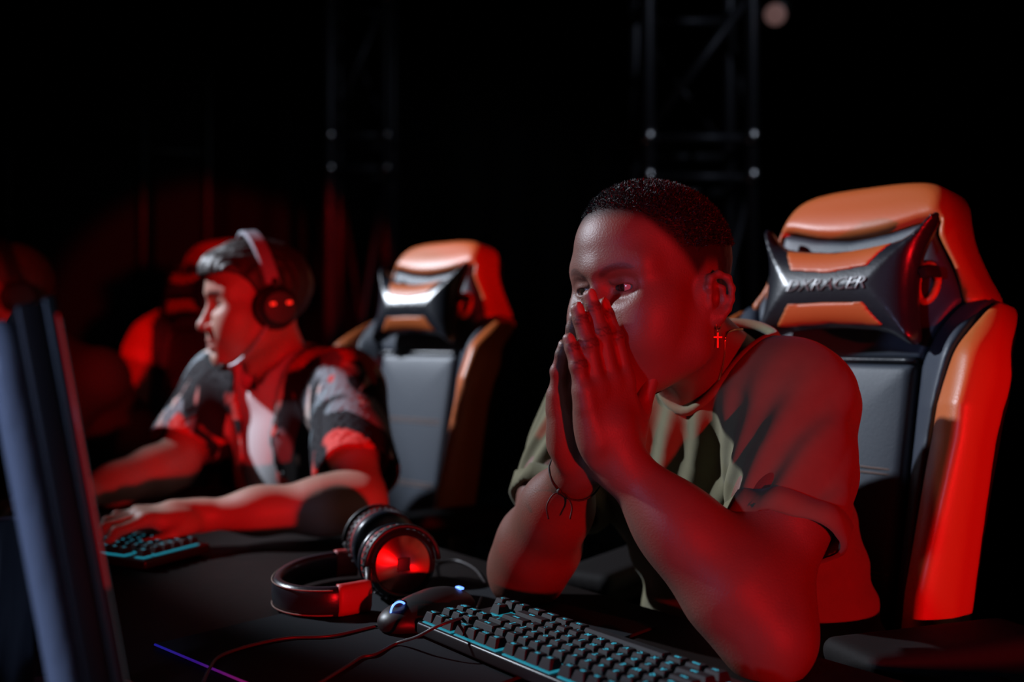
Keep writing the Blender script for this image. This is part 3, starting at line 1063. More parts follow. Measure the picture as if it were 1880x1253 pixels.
# ---- T-shirt: a thin shell over the torso, open at neck, hem and sleeves
T0 = SDF()
T0.ell(V3(0.272, 1.330, 0.905), (0.180, 0.118, 0.165), TA, 0.05)
T0.ell(V3(0.325, 1.350, 0.740), (0.168, 0.118, 0.190), TA, 0.06)
T0.ell(V3(0.350, 1.360, 0.640), (0.175, 0.122, 0.120), TA, 0.06)
T0.cone(SL + R * 0.03 + Z * 0.004, SR - R * 0.03 + Z * 0.004, 0.066, 0.066, 0.05)
T0.cone(NB + V3(0.020, 0.018, -0.012), SL + R * 0.02, 0.066, 0.062, 0.05)
T0.cone(NB + V3(0.020, 0.018, -0.012), SR - R * 0.02, 0.066, 0.062, 0.05)
T0.cone(NB + V3(0.028, 0.024, -0.03), V3(0.315, 1.36, 0.85), 0.070, 0.095, 0.05)
for sh, el in ((SL, EL), (SR, ER)):
    c = sh + (el - sh) * 0.66
    T0.chain([sh - F * 0.006, (sh + c) / 2 - F * 0.008 - np.sign(np.dot(sh - SR, R) + 1e-9) * 0, c - F * 0.006], [0.063, 0.062, 0.063], 0.035)


def folds(P, d):
    P = P.astype(np.float64)
    out = np.zeros(len(P))
    # pulls from the armpit across the sleeve and chest, drapes on the belly
    qL = P - SL
    g = np.exp(-((qL @ Z + 0.10) / 0.13) ** 2 - ((qL @ R) / 0.16) ** 2)
    ph = (P @ (Z * 0.75 - R * 0.35 + F * 0.55)) * 185 + 2.2 * noise3(P, 22, 1)
    out += 0.0045 * g * np.abs(np.sin(ph * 0.5)) ** 0.8 * (0.6 + 0.6 * noise3(P, 30, 2))
    g2 = np.exp(-((P[:, 2] - 0.93) / 0.10) ** 2) * sstep((P - V3(0.27, 1.33, 0)) @ F, 0.02, 0.09)
    ph2 = (P @ (R * 1.0 + Z * 0.22)) * 150 + 1.8 * noise3(P, 25, 4)
    out += 0.0038 * g2 * np.sin(ph2)
    g3 = np.exp(-((P[:, 2] - 0.76) / 0.10) ** 2)
    ph3 = (P @ (Z * 0.8 + R * 0.5)) * 120 + 2.2 * noise3(P, 20, 6)
    out += 0.0024 * g3 * np.sin(ph3)
    out += 0.0016 * noise3(P, 60, 8)
    return d - out


T0.fn(folds)
CN = F * 0.53 + Z * 0.85; CN /= np.linalg.norm(CN)               # axis of the neck opening
CC = V3(0.270, 1.264, 1.030)
CLg = np.cross(CN, R); CLg /= np.linalg.norm(CLg)                # long axis, towards the front
if np.dot(CLg, F) < 0: CLg = -CLg
cuffs = []
for sh, el in ((SL, EL), (SR, ER)):
    a = (el - sh) / np.linalg.norm(el - sh)
    cuffs.append((sh + (el - sh) * 0.62, a))


def shirt_fn(P):
    d = T0(P)
    shell = np.maximum(d, -(d + 0.006))
    P = P.astype(np.float64)
    q = P - CC
    op = np.sqrt((q @ R / 0.072) ** 2 + (q @ CLg / 0.084) ** 2)
    op = (op - 1) * 0.075
    up = q @ CN
    shell = np.maximum(shell, np.where(up > -0.09, -op, -1))
    shell = np.maximum(shell, 0.672 - P[:, 2] + 0.006 * np.sin(P @ R * 40))
    for c, a in cuffs:
        t = (P - c) @ a
        rad = np.linalg.norm((P - c) - t[:, None] * a, axis=1)
        shell = np.maximum(shell, np.where(rad < 0.105, t, -1))
    return shell.astype(np.float32)


v, q = surface_nets(shirt_fn, (-0.09, 1.02, 0.655), (0.56, 1.60, 1.13), 0.0027, 2, 2.0)
shirt = mesh_obj('t_shirt', relax(v, q, 2, 0.5), q, M['olive'], man)


def on_shirt(p, d, fn=T0, t0=0.10, off=0.0):
    """walk from p along -d until the cloth is reached"""
    ts = np.linspace(0, 0.25, 251)
    pts = p + d * t0 - ts[:, None] * d
    val = fn(pts)
    i = np.argmax(val < off)
    return pts[i] if val[i] < off else None


ring = []
for a in np.linspace(0, 2 * math.pi, 48, endpoint=False):
    p = on_shirt(CC + R * 0.074 * math.cos(a) + CLg * 0.086 * math.sin(a), CN, off=-0.001)
    if p is not None: ring.append(p)
for _ in range(5):
    ring = [(ring[i - 1] + ring[i] * 2 + ring[(i + 1) % len(ring)]) / 4 for i in range(len(ring))]
MB().tube(ring, 0.0062, 8, True, flat=1.0).build('collar', M['olive'], shirt, True)
# turned-up sleeve hems: bands just outside the sleeve ends
for c, a in cuffs:
    x = np.cross(a, Z); x /= np.linalg.norm(x); y = np.cross(a, x)
    rows = []
    for k in range(40):
        an = 2 * math.pi * k / 40
        e = x * math.cos(an) + y * math.sin(an)
        row = []
        for t in (-0.024, -0.012, -0.001):
            ts = np.linspace(0.02, 0.12, 201); pts = c + a * t + ts[:, None] * e
            val = T0(pts); i = np.argmax(val > 0.0)
            row.append(c + a * t + e * (ts[i] if val[i] > 0 else 0.066))
        rows.append((e, row))
    vs, fs = [], []
    for e, row in rows:
        vs += [row[0] + e * 0.0005, row[0] + e * 0.003, row[1] + e * 0.0036, row[2] + e * 0.003 + a * 0.002, row[2] - e * 0.004 + a * 0.002]
    n = len(rows)
    for i in range(n):
        j = (i + 1) % n
        for k in range(4): fs.append((i * 5 + k, i * 5 + k + 1, j * 5 + k + 1, j * 5 + k))
    mesh_obj('sleeve_hem', vs, fs, M['olive'], shirt)

# ---- trousers and shoes under the desk
TR = SDF()
HIP = V3(0.385, 1.385, 0.60)
TR.ell(HIP, (0.165, 0.125, 0.10), TA, 0.04)
for s in (1, -1):
    hp = HIP + R * s * 0.09 - Z * 0.0
    kn = hp + F * 0.40 + R * s * 0.05 - Z * 0.03
    an = kn - Z * 0.46 - F * 0.06
    TR.chain([hp, kn], [0.085, 0.062], 0.05); TR.chain([kn, kn * 0.6 + an * 0.4, an], [0.060, 0.058, 0.045], 0.03)
    sh = SDF().cone(an * V3(1, 1, 0) - F * 0.03 + Z * 0.042, an * V3(1, 1, 0) + F * 0.16 + Z * 0.036, 0.040, 0.034, 0.02)
    v, q = surface_nets(sh, an * V3(1, 1, 0) - 0.25, an * V3(1, 1, 0) + 0.25, 0.008)
    mesh_obj('shoe', v, q, M['black'], man)
v, q = surface_nets(TR, HIP + [-0.75, -0.75, -0.56], HIP + [0.45, 0.45, 0.14], 0.009)
mesh_obj('trousers', relax(v, q, 2), q, M['denim'], man)


# ---------------------------------------------------------------- the headset man in the floral shirt
def floral():
    m = bpy.data.materials.new('floral_shirt_print'); m.use_nodes = True
    nt = m.node_tree; b = nt.nodes['Principled BSDF']; b.inputs['Roughness'].default_value = 0.8
    b.inputs['Specular IOR Level'].default_value = 0.2
    N = nt.nodes.new; L = nt.links.new
    tc = N('ShaderNodeTexCoord')

    def blobs(scale, lo, hi, stretch, rot, seed):
        mp = N('ShaderNodeMapping'); mp.inputs['Scale'].default_value = stretch; mp.inputs['Rotation'].default_value = rot
        mp.inputs['Location'].default_value = (seed, seed * 0.7, seed * 1.3)
        L(tc.outputs['Object'], mp.inputs['Vector'])
        n = N('ShaderNodeTexNoise'); n.inputs['Scale'].default_value = scale; n.inputs['Detail'].default_value = 1.5
        n.inputs['Distortion'].default_value = 0.6
        L(mp.outputs['Vector'], n.inputs['Vector'])
        r = N('ShaderNodeMapRange'); r.inputs['From Min'].default_value = lo; r.inputs['From Max'].default_value = hi
        L(n.outputs['Fac'], r.inputs['Value'])
        return r.outputs['Result']

    def mix(fac, a, col):
        x = N('ShaderNodeMix'); x.data_type = 'RGBA'; L(fac, x.inputs[0])
        if isinstance(a, tuple): x.inputs[6].default_value = a
        else: L(a, x.inputs[6])
        x.inputs[7].default_value = col
        return x.outputs[2]
    c = mix(blobs(9, 0.55, 0.58, (1, 1, 0.45), (0.5, 0.2, 0), 3.0), (0.010, 0.010, 0.014, 1), (0.20, 0.25, 0.28, 1))
    c = mix(blobs(10, 0.57, 0.60, (1, 1, 0.8), (0.2, 0.7, 0.3), 8.0), c, (0.62, 0.07, 0.06, 1))
    c = mix(blobs(16, 0.60, 0.63, (1.2, 1, 0.35), (0.6, 0.1, 0.5), 14.5), c, (0.62, 0.50, 0.46, 1))
    L(c, b.inputs['Base Color'])
    return m


M['floral'] = floral()
M['white_tee'] = mat('white_cotton', (0.62, 0.62, 0.64), 0.9, spec=0.1, bump=(700, 0.2, 0.0008))
M['skin2'] = tinted(mat('light_skin', (0.36, 0.205, 0.155), 0.5, spec=0.35, sss=0.06, bump=(300, 0.08, 0.001)))
M['hair2'] = mat('dark_brown_hair', (0.014, 0.010, 0.009), 0.5, bump=(160, 0.5, 0.004))
M['silver'] = mat('grey_headband', (0.34, 0.35, 0.40), 0.35, metal=0.3)
M['red_led'] = mat('red_led', (0.3, 0.01, 0.01), 0.4, emit=((1, 0.02, 0.01), 1.2))

man2 = empty('person', (-0.42, 2.12, 0))
tag(man2, 'man in black floral shirt and white tee wearing a headset at a keyboard', 'person')
yaw2 = math.radians(52)
F2 = V3(-math.sin(yaw2), -math.cos(yaw2), 0); R2 = V3(F2[1], -F2[0], 0)
fy2 = math.radians(60)
h2 = frame_of((-0.520, 2.025, 1.150), V3(-math.sin(fy2), -math.cos(fy2), -0.10), roll=math.radians(2))
SL2, SR2 = V3(-0.325, 1.945, 0.985), V3(-0.625, 2.150, 0.985)
EL2, WL2 = V3(-0.262, 1.715, 0.800), V3(-0.520, 1.640, 0.792)
ER2, WR2 = V3(-0.690, 2.030, 0.825), V3(-0.800, 1.830, 0.795)
NB2 = V3(-0.470, 2.055, 1.020)
B2 = SDF()
add_head(B2, h2)
B2.cone(h2.p(0, -0.025, -0.05), NB2, 0.052, 0.058, 0.03)
B2.cone(h2.p(-0.050, -0.018, -0.055), NB2 + F2 * 0.07, 0.011, 0.010, 0.02)
TA2 = np.array([R2, F2, Z])
B2.ell(V3(-0.455, 2.075, 0.90), (0.15, 0.085, 0.15), TA2, 0.03)
n_head2 = len(B2.ops)
for sh, el, wr in ((SL2, EL2, WL2), (SR2, ER2, WR2)):
    ua = el - sh; fa = wr - el
    B2.chain([sh, sh + ua * 0.5, el], [0.048, 0.046, 0.038], 0.04)
    B2.chain([el, el + fa * 0.25, el + fa * 0.62, wr], [0.037, 0.0395, 0.031, 0.0235], 0.05)
add_hand(B2, WL2, V3(-0.110, -0.075, 0.012), Z + V3(-0.05, -0.1, 0), -1, [(20, 35, 22), (16, 34, 22), (14, 34, 22), (10, 34, 22)], (0.16, 0.04, -0.08, -0.2),
         [(0.024, 0.018, -0.006), (0.044, 0.046, -0.020), (0.050, 0.072, -0.030), (0.046, 0.094, -0.034)])
add_hand(B2, WR2, V3(-0.07, -0.09, 0.0), Z, 1, [(14, 26, 20)] * 4)
H2, A2 = SDF(), SDF(); H2.ops = B2.ops[:n_head2]; A2.ops = B2.ops[n_head2:]
v1, q1 = surface_nets(H2, h2.o + [-0.16, -0.16, -0.16], h2.o + [0.22, 0.22, 0.16], 0.0024)
pts = np.array([SL2, SR2, EL2, ER2, WL2, WR2])
v2, q2 = surface_nets(A2, pts.min(0) - [0.20, 0.22, 0.09], pts.max(0) + [0.07, 0.07, 0.07], 0.0030)
v3, q3 = surface_nets(H2, (-0.65, 1.90, 0.72), (-0.26, 2.25, 1.02), 0.010)
V_ = np.concatenate([v1, v2, v3 - F2 * 0.004]); Q_ = np.concatenate([q1, q2 + len(v1), q3 + len(v1) + len(v2)])
body2 = mesh_obj('body', V_, Q_, M['skin2'], man2)
L_ = (V_ - h2.o) @ h2.ax.T
tint = np.ones((len(V_), 3))
brow = np.zeros(len(V_))
for s in (1, -1):
    bx = np.abs(L_[:, 0] - s * 0.031) / 0.021; bz = (L_[:, 2] - 0.034) / 0.0045
    brow = np.maximum(brow, (1 - sstep(np.sqrt(bx ** 4 + bz ** 2), 0.6, 1.2)) * (L_[:, 1] > 0.05))
tint = tint * (1 - 0.8 * brow[:, None])
lip = ((np.abs(L_[:, 2] + 0.066) < 0.013) & (np.abs(L_[:, 0]) < 0.024) & (L_[:, 1] > 0.085))[:, None]
tint = np.where(lip, tint * np.array([0.85, 0.55, 0.55]), tint)
set_tint(body2, tint)
make_eyes(h2, man2, (0, 1, -0.35))


def hair_cap(name, h, line_y, line_z, thick, m, parent, res=0.0035, fringe=0.0, rough=0.0016):
    S = SDF()
    S.ell(h.p(0, -0.012, 0.044), (0.0765 + thick, 0.099 + thick, 0.084 + thick), h.ax, 0.02)
    S.ell(h.p(0, 0.028, 0.060 + fringe * 0.2), (0.066 + thick, 0.064 + thick + fringe, 0.058 + thick), h.ax, 0.03)
    if fringe:
        S.chain([h.p(x, 0.078 + fringe * 0.3 - 4 * x * x, 0.088 - 0.01 * abs(x) / 0.05) for x in (-0.055, -0.03, 0, 0.03, 0.055)], 0.017, 0.02)

    def cut(P, d):
        L = (P - h.o.astype(np.float32)) @ h.ax.T.astype(np.float32)
        d = d + rough * noise3(P, 260, 11) + rough * np.sin(L[:, 0] * 420 + 3 * np.sin(L[:, 1] * 60))
        return np.maximum(d, (np.interp(L[:, 1], line_y, line_z) - L[:, 2]) * 0.7)
    S.fn(cut)
    v, q = surface_nets(S, h.o - 0.17, h.o + 0.17, res)
    return mesh_obj(name, relax(v, q), q, m, parent)


hair_cap('hair', h2, [-0.13, -0.08, -0.05, -0.03, -0.01, 0.006, 0.014, 0.03, 0.05, 0.07, 0.10, 0.13],
         [-0.06, -0.055, -0.03, 0.02, 0.025, -0.01, 0.02, 0.050, 0.068, 0.074, 0.070, 0.072], 0.009, M['hair2'], man2, fringe=0.005)

# white tee and the open shirt over it
K0 = SDF()
K0.ell(V3(-0.455, 2.075, 0.90), (0.165, 0.105, 0.16), TA2, 0.05)
K0.ell(V3(-0.440, 2.100, 0.76), (0.155, 0.112, 0.18), TA2, 0.06)
K0.ell(V3(-0.430, 2.120, 0.64), (0.165, 0.118, 0.12), TA2, 0.06)
K0.cone(SL2 + R2 * 0.03, SR2 - R2 * 0.03, 0.056, 0.056, 0.05)
K0.cone(NB2 - Z * 0.025, SL2 + R2 * 0.02, 0.058, 0.054, 0.05); K0.cone(NB2 - Z * 0.025, SR2 - R2 * 0.02, 0.058, 0.054, 0.05)
N2 = F2 * 0.5 + Z * 0.866


def tee2(P):
    d = K0(P); q = P - (NB2 + F2 * 0.015)
    op = np.sqrt((q @ R2 / 0.064) ** 2 + (q @ np.cross(R2, N2) / 0.078) ** 2)
    return np.maximum(np.maximum(d + 0.002, np.where(q @ N2 > -0.06, -(op - 1) * 0.065, -1)), 0.68 - P[:, 2]).astype(np.float32)


v, q = surface_nets(tee2, (-0.68, 1.86, 0.67), (-0.22, 2.30, 1.10), 0.006)
mesh_obj('white_tee', relax(v, q, 1), q, M['white_tee'], man2)
K1 = SDF(); K1.ops = list(K0.ops)
for sh, el in ((SL2, EL2), (SR2, ER2)):
    K1.chain([sh, sh + (el - sh) * 0.75], [0.062, 0.066], 0.04)
cuff2 = [(sh + (el - sh) * 0.80, (el - sh) / np.linalg.norm(el - sh)) for sh, el in ((SL2, EL2), (SR2, ER2))]


def shirt2(P):
    d = K1(P) - 0.011 + 0.004 * noise3(P, 45, 2)
    sh = np.maximum(d, -(d + 0.006))
    q = P - V3(-0.460, 2.06, 0)
    lat = q @ R2; fr = q @ F2
    w = np.interp(P[:, 2], [0.70, 0.80, 0.95, 1.05], [0.052, 0.050, 0.052, 0.066])
    open_ = np.where(fr > 0.0, w - np.abs(lat + 0.040), -1)
    sh = np.maximum(sh, open_)
    q2_ = P - (NB2 + F2 * 0.01)
    op = np.sqrt((q2_ @ R2 / 0.070) ** 2 + (q2_ @ np.cross(R2, N2) / 0.080) ** 2)
    sh = np.maximum(sh, np.where(q2_ @ N2 > -0.06, -(op - 1) * 0.07, -1))
    sh = np.maximum(sh, 0.675 - P[:, 2])
    for c, a in cuff2:
        t = (P - c) @ a; rad = np.linalg.norm((P - c) - t[:, None] * a, axis=1)
        sh = np.maximum(sh, np.where(rad < 0.11, t, -1))
    return sh.astype(np.float32)


v, q = surface_nets(shirt2, (-0.80, 1.72, 0.66), (-0.16, 2.32, 1.10), 0.0046, 2, 2.0)
sh2 = mesh_obj('open_floral_shirt', relax(v, q, 2), q, M['floral'], man2)
for lat in (-0.096, 0.016):
    for z in (0.74, 0.82, 0.90):
        p = V3(-0.460, 2.06, z) + R2 * (lat - (0.008 if lat < 0 else -0.008))
        ts = np.linspace(0.2, 0, 101); pp = p + ts[:, None] * F2
        i = np.argmax(shirt2(pp) < 0)
        if lat < 0: MB().lathe(pp[i] - F2 * 0.002, F2, [(0, 0.006), (0.004, 0.006), (0.005, 0.004)], 12).build('button', M['black'], sh2, True)

# trousers
TR = SDF(); HIP = V3(-0.42, 2.15, 0.60)
TR.ell(HIP, (0.16, 0.12, 0.10), TA2, 0.04)
for s in (1, -1):
    hp = HIP + R2 * s * 0.09; kn = hp + F2 * 0.42 + R2 * s * 0.05 - Z * 0.03; an = kn - Z * 0.46 - F2 * 0.06
    TR.chain([hp, kn], [0.08, 0.06], 0.05); TR.chain([kn, an], [0.058, 0.045], 0.03)
    sh = SDF().cone(an * V3(1, 1, 0) - F2 * 0.03 + Z * 0.042, an * V3(1, 1, 0) + F2 * 0.16 + Z * 0.036, 0.040, 0.034, 0.02)
    v, q = surface_nets(sh, an * V3(1, 1, 0) - 0.25, an * V3(1, 1, 0) + 0.25, 0.010)
    mesh_obj('shoe', v, q, M['black'], man2)
v, q = surface_nets(TR, HIP + [-0.75, -0.75, -0.56], HIP + [0.45, 0.45, 0.14], 0.011)
mesh_obj('trousers', relax(v, q, 2), q, M['denim'], man2)


# ---- headset worn on the head
def headset(h, label, led=True, mic=True, band_m='silver'):
    t = empty('headset', tuple(h.p(0, -0.01, 0.13)))
    tag(t, label, 'headset')
    arc = []
    for a in np.linspace(-1.45, 1.45, 25):
        arc.append(h.p(0.093 * math.sin(a), -0.012 + 0.016 * math.cos(a), 0.030 + 0.118 * math.cos(a)))
    n = len(arc); vs = []; fs = []
    for i, p in enumerate(arc):
        up = p - h.p(0, -0.012, 0.03); up /= np.linalg.norm(up); s_ = h.ax[1] * 0.016
        vs += [p - s_, p + s_, p + s_ * 0.8 + up * 0.007, p - s_ * 0.8 + up * 0.007]
    for i in range(n - 1):
        for k in range(4): fs.append((i * 4 + k, i * 4 + (k + 1) % 4, (i + 1) * 4 + (k + 1) % 4, (i + 1) * 4 + k))
    fs += [(0, 1, 2, 3), ((n - 1) * 4 + 3, (n - 1) * 4 + 2, (n - 1) * 4 + 1, (n - 1) * 4)]
    mesh_obj('headband', vs, fs, M[band_m], t, smooth=False)
    MB().tube([p - h.ax[2] * 0.008 for p in arc[4:-4]], 0.010, 10).build('headband_pad', M['black_soft'], t, True)
    for s in (1, -1):
        c = h.p(s * 0.074, -0.012, -0.002); a = h.ax[0] * s
        MB().lathe(c, a, [(0, 0.030), (0.004, 0.043), (0.016, 0.045), (0.020, 0.038)], 28).build('ear_cushion', M['black_soft'], t, True)
        cup = MB().lathe(c + a * 0.019, a, [(0, 0.036), (0.004, 0.042), (0.022, 0.040), (0.030, 0.030), (0.031, 0.01)], 28).build('ear_cup', M['black'], t, True, auto=True)
        MB().tube([c + a * 0.028 + h.ax[2] * 0.035, h.p(s * 0.100, -0.013, 0.055)], 0.007, 8).build('yoke', M['black'], t, True)
        if led:
            for dy in (-0.018, 0.014):
                MB().box(c + a * 0.0495 + h.ax[1] * dy + h.ax[2] * 0.008, (0.003, 0.010, 0.006), h.ax).build('led', M['red_led'], cup)
    if mic:
        pts = curve_pts([h.p(-0.100, 0.0, -0.022), h.p(-0.098, 0.030, -0.062), h.p(-0.080, 0.062, -0.098), h.p(-0.062, 0.085, -0.112)], 8)
        MB().tube(pts, 0.0028, 6).build('mic_boom', M['silver'], t, True)
        MB().tube([pts[-1], pts[-1] + h.d(0.010, 0.012, 0.001)], [0.008, 0.007], 12).build('microphone', M['black_soft'], t, True)
    return t


headset(h2, 'black headset with grey headband and boom microphone on the floral-shirted man')

# ---------------------------------------------------------------- the third player at the left edge
man3 = empty('person', (-0.98, 2.78, 0))
tag(man3, 'brown-haired player in dark jacket at the left edge behind the monitor', 'person')
F3 = V3(-0.80, -0.60, 0); R3 = V3(F3[1], -F3[0], 0)
h3 = frame_of(tuple(at_d(12, 548, 2.55)), F3 + V3(0, 0, -0.12))
NB3 = h3.p(0.01, -0.05, -0.13); SL3 = V3(-1.04, 2.50, 0.985); SR3 = V3(-1.30, 2.80, 0.985)
B3 = SDF(); add_head(B3, h3); B3.cone(h3.p(0, -0.025, -0.05), NB3, 0.052, 0.056, 0.03); B3.cone(NB3, NB3 - Z * 0.1 - F3 * 0.03, 0.056, 0.08, 0.03)
hand3 = SDF()
for sh, el, wr, s in ((SL3, V3(-1.10, 2.27, 0.80), V3(-1.35, 2.20, 0.79), -1), (SR3, V3(-1.44, 2.62, 0.80), V3(-1.52, 2.38, 0.79), 1)):
    B3.chain([sh, el, wr], [0.045, 0.037, 0.024], 0.03)
    add_hand(B3, wr, V3(-0.1, -0.07, 0), Z, s, [(16, 30, 20)] * 4)
v, q = surface_nets(B3, (-1.75, 2.02, 0.72), (-0.95, 2.95, 1.36), 0.0042)
b3 = mesh_obj('body', relax(v, q, 1, 0.3), q, M['skin2'], man3); set_tint(b3, np.ones((len(v), 3)))
make_eyes(h3, man3, (0, 1, -0.2))
M['hair3'] = mat('brown_hair', (0.060, 0.030, 0.015), 0.5, bump=(160, 0.5, 0.004))
hair_cap('hair', h3, [-0.13, -0.08, -0.05, -0.03, -0.01, 0.006, 0.014, 0.03, 0.05, 0.07, 0.10, 0.13],
         [-0.06, -0.055, -0.03, 0.02, 0.025, 0.0, 0.02, 0.050, 0.066, 0.070, 0.068, 0.072], 0.012, M['hair3'], man3, 0.005, 0.012)
M['jacket'] = mat('dark_brown_jacket', (0.022, 0.014, 0.012), 0.85, bump=(300, 0.2, 0.001))
J = SDF(); TA3 = np.array([R3, F3, Z]); c3 = (SL3 + SR3) / 2
J.ell(c3 + V3(0.03, 0.03, -0.08), (0.175, 0.115, 0.16), TA3, 0.05); J.ell(c3 + V3(0.10, 0.09, -0.26), (0.17, 0.12, 0.20), TA3, 0.06)
J.cone(SL3, SR3, 0.06, 0.06, 0.05); J.cone(NB3 - F3 * 0.03 - Z * 0.02, SL3, 0.062, 0.06, 0.05); J.cone(NB3 - F3 * 0.03 - Z * 0.02, SR3, 0.062, 0.06, 0.05)
for sh, el, wr in ((SL3, V3(-1.10, 2.27, 0.80), V3(-1.35, 2.20, 0.79)), (SR3, V3(-1.44, 2.62, 0.80), V3(-1.52, 2.38, 0.79))):
    J.chain([sh, el, el + (wr - el) * 0.85], [0.062, 0.052, 0.040], 0.04)
J.ell(c3 + V3(0.14, 0.12, -0.38), (0.17, 0.13, 0.10), TA3, 0.05)
J.fn(lambda P, d: d + 0.004 * noise3(P, 40, 5))
v, q = surface_nets(J, (-1.70, 2.05, 0.52), (-0.80, 3.05, 1.12), 0.008)
mesh_obj('jacket', relax(v, q, 1), q, M['jacket'], man3)
TR = SDF(); HIP = c3 + V3(0.14, 0.12, -0.40)
for s in (1, -1):
    hp = HIP + R3 * s * 0.09; kn = hp + F3 * 0.42 + R3 * s * 0.05 - Z * 0.03; an = kn - Z * 0.46 - F3 * 0.06
    TR.chain([hp, kn], [0.08, 0.06], 0.05); TR.chain([kn, an, an + F3 * 0.14 - Z * 0.045], [0.058, 0.045, 0.035], 0.03)
v, q = surface_nets(TR, HIP + [-0.75, -0.75, -0.60], HIP + [0.45, 0.45, 0.14], 0.012)
mesh_obj('trousers', relax(v, q, 2), q, M['denim'], man3)
headset(h3, 'black headset on the brown-haired player at the left edge', led=False, band_m='black')


# ---------------------------------------------------------------- monitor in the left foreground
M['shell'] = mat('pale_grey_shell', (0.42, 0.44, 0.48), 0.35, bump=(300, 0.05, 0.001))
M['gloss'] = mat('glossy_black_frame', (0.012, 0.012, 0.013), 0.12)
M['frame_gloss'] = mat('dark_green_grey_frame', (0.03, 0.034, 0.03), 0.4)
M['bezel'] = mat('dark_matte_frame', (0.020, 0.014, 0.013), 0.5)
M['screen'] = mat('lit_screen', (0.01, 0.01, 0.012), 0.2, emit=((0.75, 0.85, 1.0), 0.06))
mo = empty('monitor', (-0.42, 0.90, DESK))
tag(mo, 'slim monitor seen edge-on in the left foreground, pale back and red-lit front rim', 'monitor')
MR = V3(-0.46, 0.888, 0); MR /= np.linalg.norm(MR)          # along the screen's width, away from the camera
tl = math.radians(9.5)
MN0 = V3(0.888, 0.46, 0)                                     # the screen's facing, before tilt
MU = Z * math.cos(tl) - MN0 * math.sin(tl); MN = MN0 * math.cos(tl) + Z * math.sin(tl)
MW, MH = 0.54, 0.325
m0 = at_d(120, 640, 0.655)                                   # a point of the near front rim
mc = m0 + MR * MW / 2 - MU * (MH / 2 - 0.035)                # centre of the front
AX = np.array([MR, MU, MN])


def slab(name, w, h, n0, n1, rnd, m, crn=0.02, res=0.004):
    """rounded slab of the monitor between two depths"""
    def fn(P):
        q = (P - mc) @ AX.T
        qx = np.abs(q[:, 0]) - w / 2 + crn; qy = np.abs(q[:, 1]) - h / 2 + crn
        d2 = np.sqrt(np.maximum(qx, 0) ** 2 + np.maximum(qy, 0) ** 2) + np.minimum(np.maximum(qx, qy), 0) - crn
        a = d2 + rnd; b = np.abs(q[:, 2] - (n0 + n1) / 2) - (n1 - n0) / 2 + rnd
        return (np.sqrt(np.maximum(a, 0) ** 2 + np.maximum(b, 0) ** 2) + np.minimum(np.maximum(a, b), 0) - rnd).astype(np.float32)
    cs = np.array([mc + MR * x * w / 2 + MU * y * h / 2 + MN * z for x in (-1, 1) for y in (-1, 1) for z in (n0, n1)])
    v, q = surface_nets(fn, cs.min(0) - 0.015, cs.max(0) + 0.015, res)
    return mesh_obj(name, relax(v, q, 1), q, m, mo)


slab('back_shell', MW - 0.016, MH - 0.020, -0.047, -0.024, 0.010, M['shell'], 0.035)
MB().box(mc - MN * 0.0165, (MW - 0.006, MH - 0.004, 0.017), AX).build('middle_frame', M['bezel'], mo, bevel=0.003)
MB().box(mc - MN * 0.0040, (MW, MH, 0.008), AX).build('front_frame', M['frame_gloss'], mo, bevel=0.002)
MB().box(mc + MN * 0.0005, (MW - 0.02, MH - 0.03, 0.001), AX).build('screen', M['screen'], mo)
M['rim'] = mat('painted_red_glint', (0.3, 0.01, 0.01), 0.3, emit=((1.0, 0.008, 0.01), 0.22))  # emission paints the red light caught along the frame's front edge
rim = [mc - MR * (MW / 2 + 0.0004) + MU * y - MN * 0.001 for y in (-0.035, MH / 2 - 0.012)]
MB().tube(rim, 0.0007, 6).build('painted_rim_glint', M['rim'], mo, True)
foot = mc - MU * (MH / 2) - MN * 0.06
MB().tube([mc - MN * 0.05 - MU * 0.02, foot - MN * 0.02 - Z * 0.02, V3(foot[0], foot[1], DESK + 0.015) - MN0 * 0.03], [0.022, 0.020, 0.024], 12).build('stand_neck', M['black'], mo, True)
MB().lathe(V3(foot[0], foot[1], DESK) - MN0 * 0.0, Z, [(0, 0.10), (0.008, 0.10), (0.012, 0.09), (0.016, 0.03)], 36).build('stand_base', M['black'], mo, True, auto=True)
bt = mc - MR * (MW / 2 - 0.012) - MU * 0.085 - MN * 0.040
MB().lathe(bt + MR * 0.006, -MR, [(0, 0.006), (0.003, 0.006), (0.004, 0.004)], 14).build('button', M['shell'], mo, True)

# ---------------------------------------------------------------- mouse mats
M['mat'] = mat('charcoal_cloth_mat', (0.017, 0.018, 0.021), 0.9, spec=0.1, bump=(900, 0.3, 0.0008))


def led_mat():
    m = bpy.data.materials.new('mat_led_edge'); m.use_nodes = True
    nt = m.node_tree; b = nt.nodes['Principled BSDF']; N = nt.nodes.new; L = nt.links.new
    tc = N('ShaderNodeTexCoord'); sp = N('ShaderNodeSeparateXYZ'); L(tc.outputs['Generated'], sp.inputs[0])
    r = N('ShaderNodeValToRGB'); L(sp.outputs[0], r.inputs[0])
    e = r.color_ramp.elements; e[0].position = 0.05; e[0].color = (0.04, 0.03, 0.9, 1); e[1].position = 0.60; e[1].color = (0.9, 0.02, 0.16, 1)
    x = e.new(0.25); x.color = (0.12, 0.02, 0.7, 1)
    L(r.outputs[0], b.inputs['Emission Color']); b.inputs['Emission Strength'].default_value = 0.22
    b.inputs['Base Color'].default_value = (0.02, 0.02, 0.03, 1)
    return m


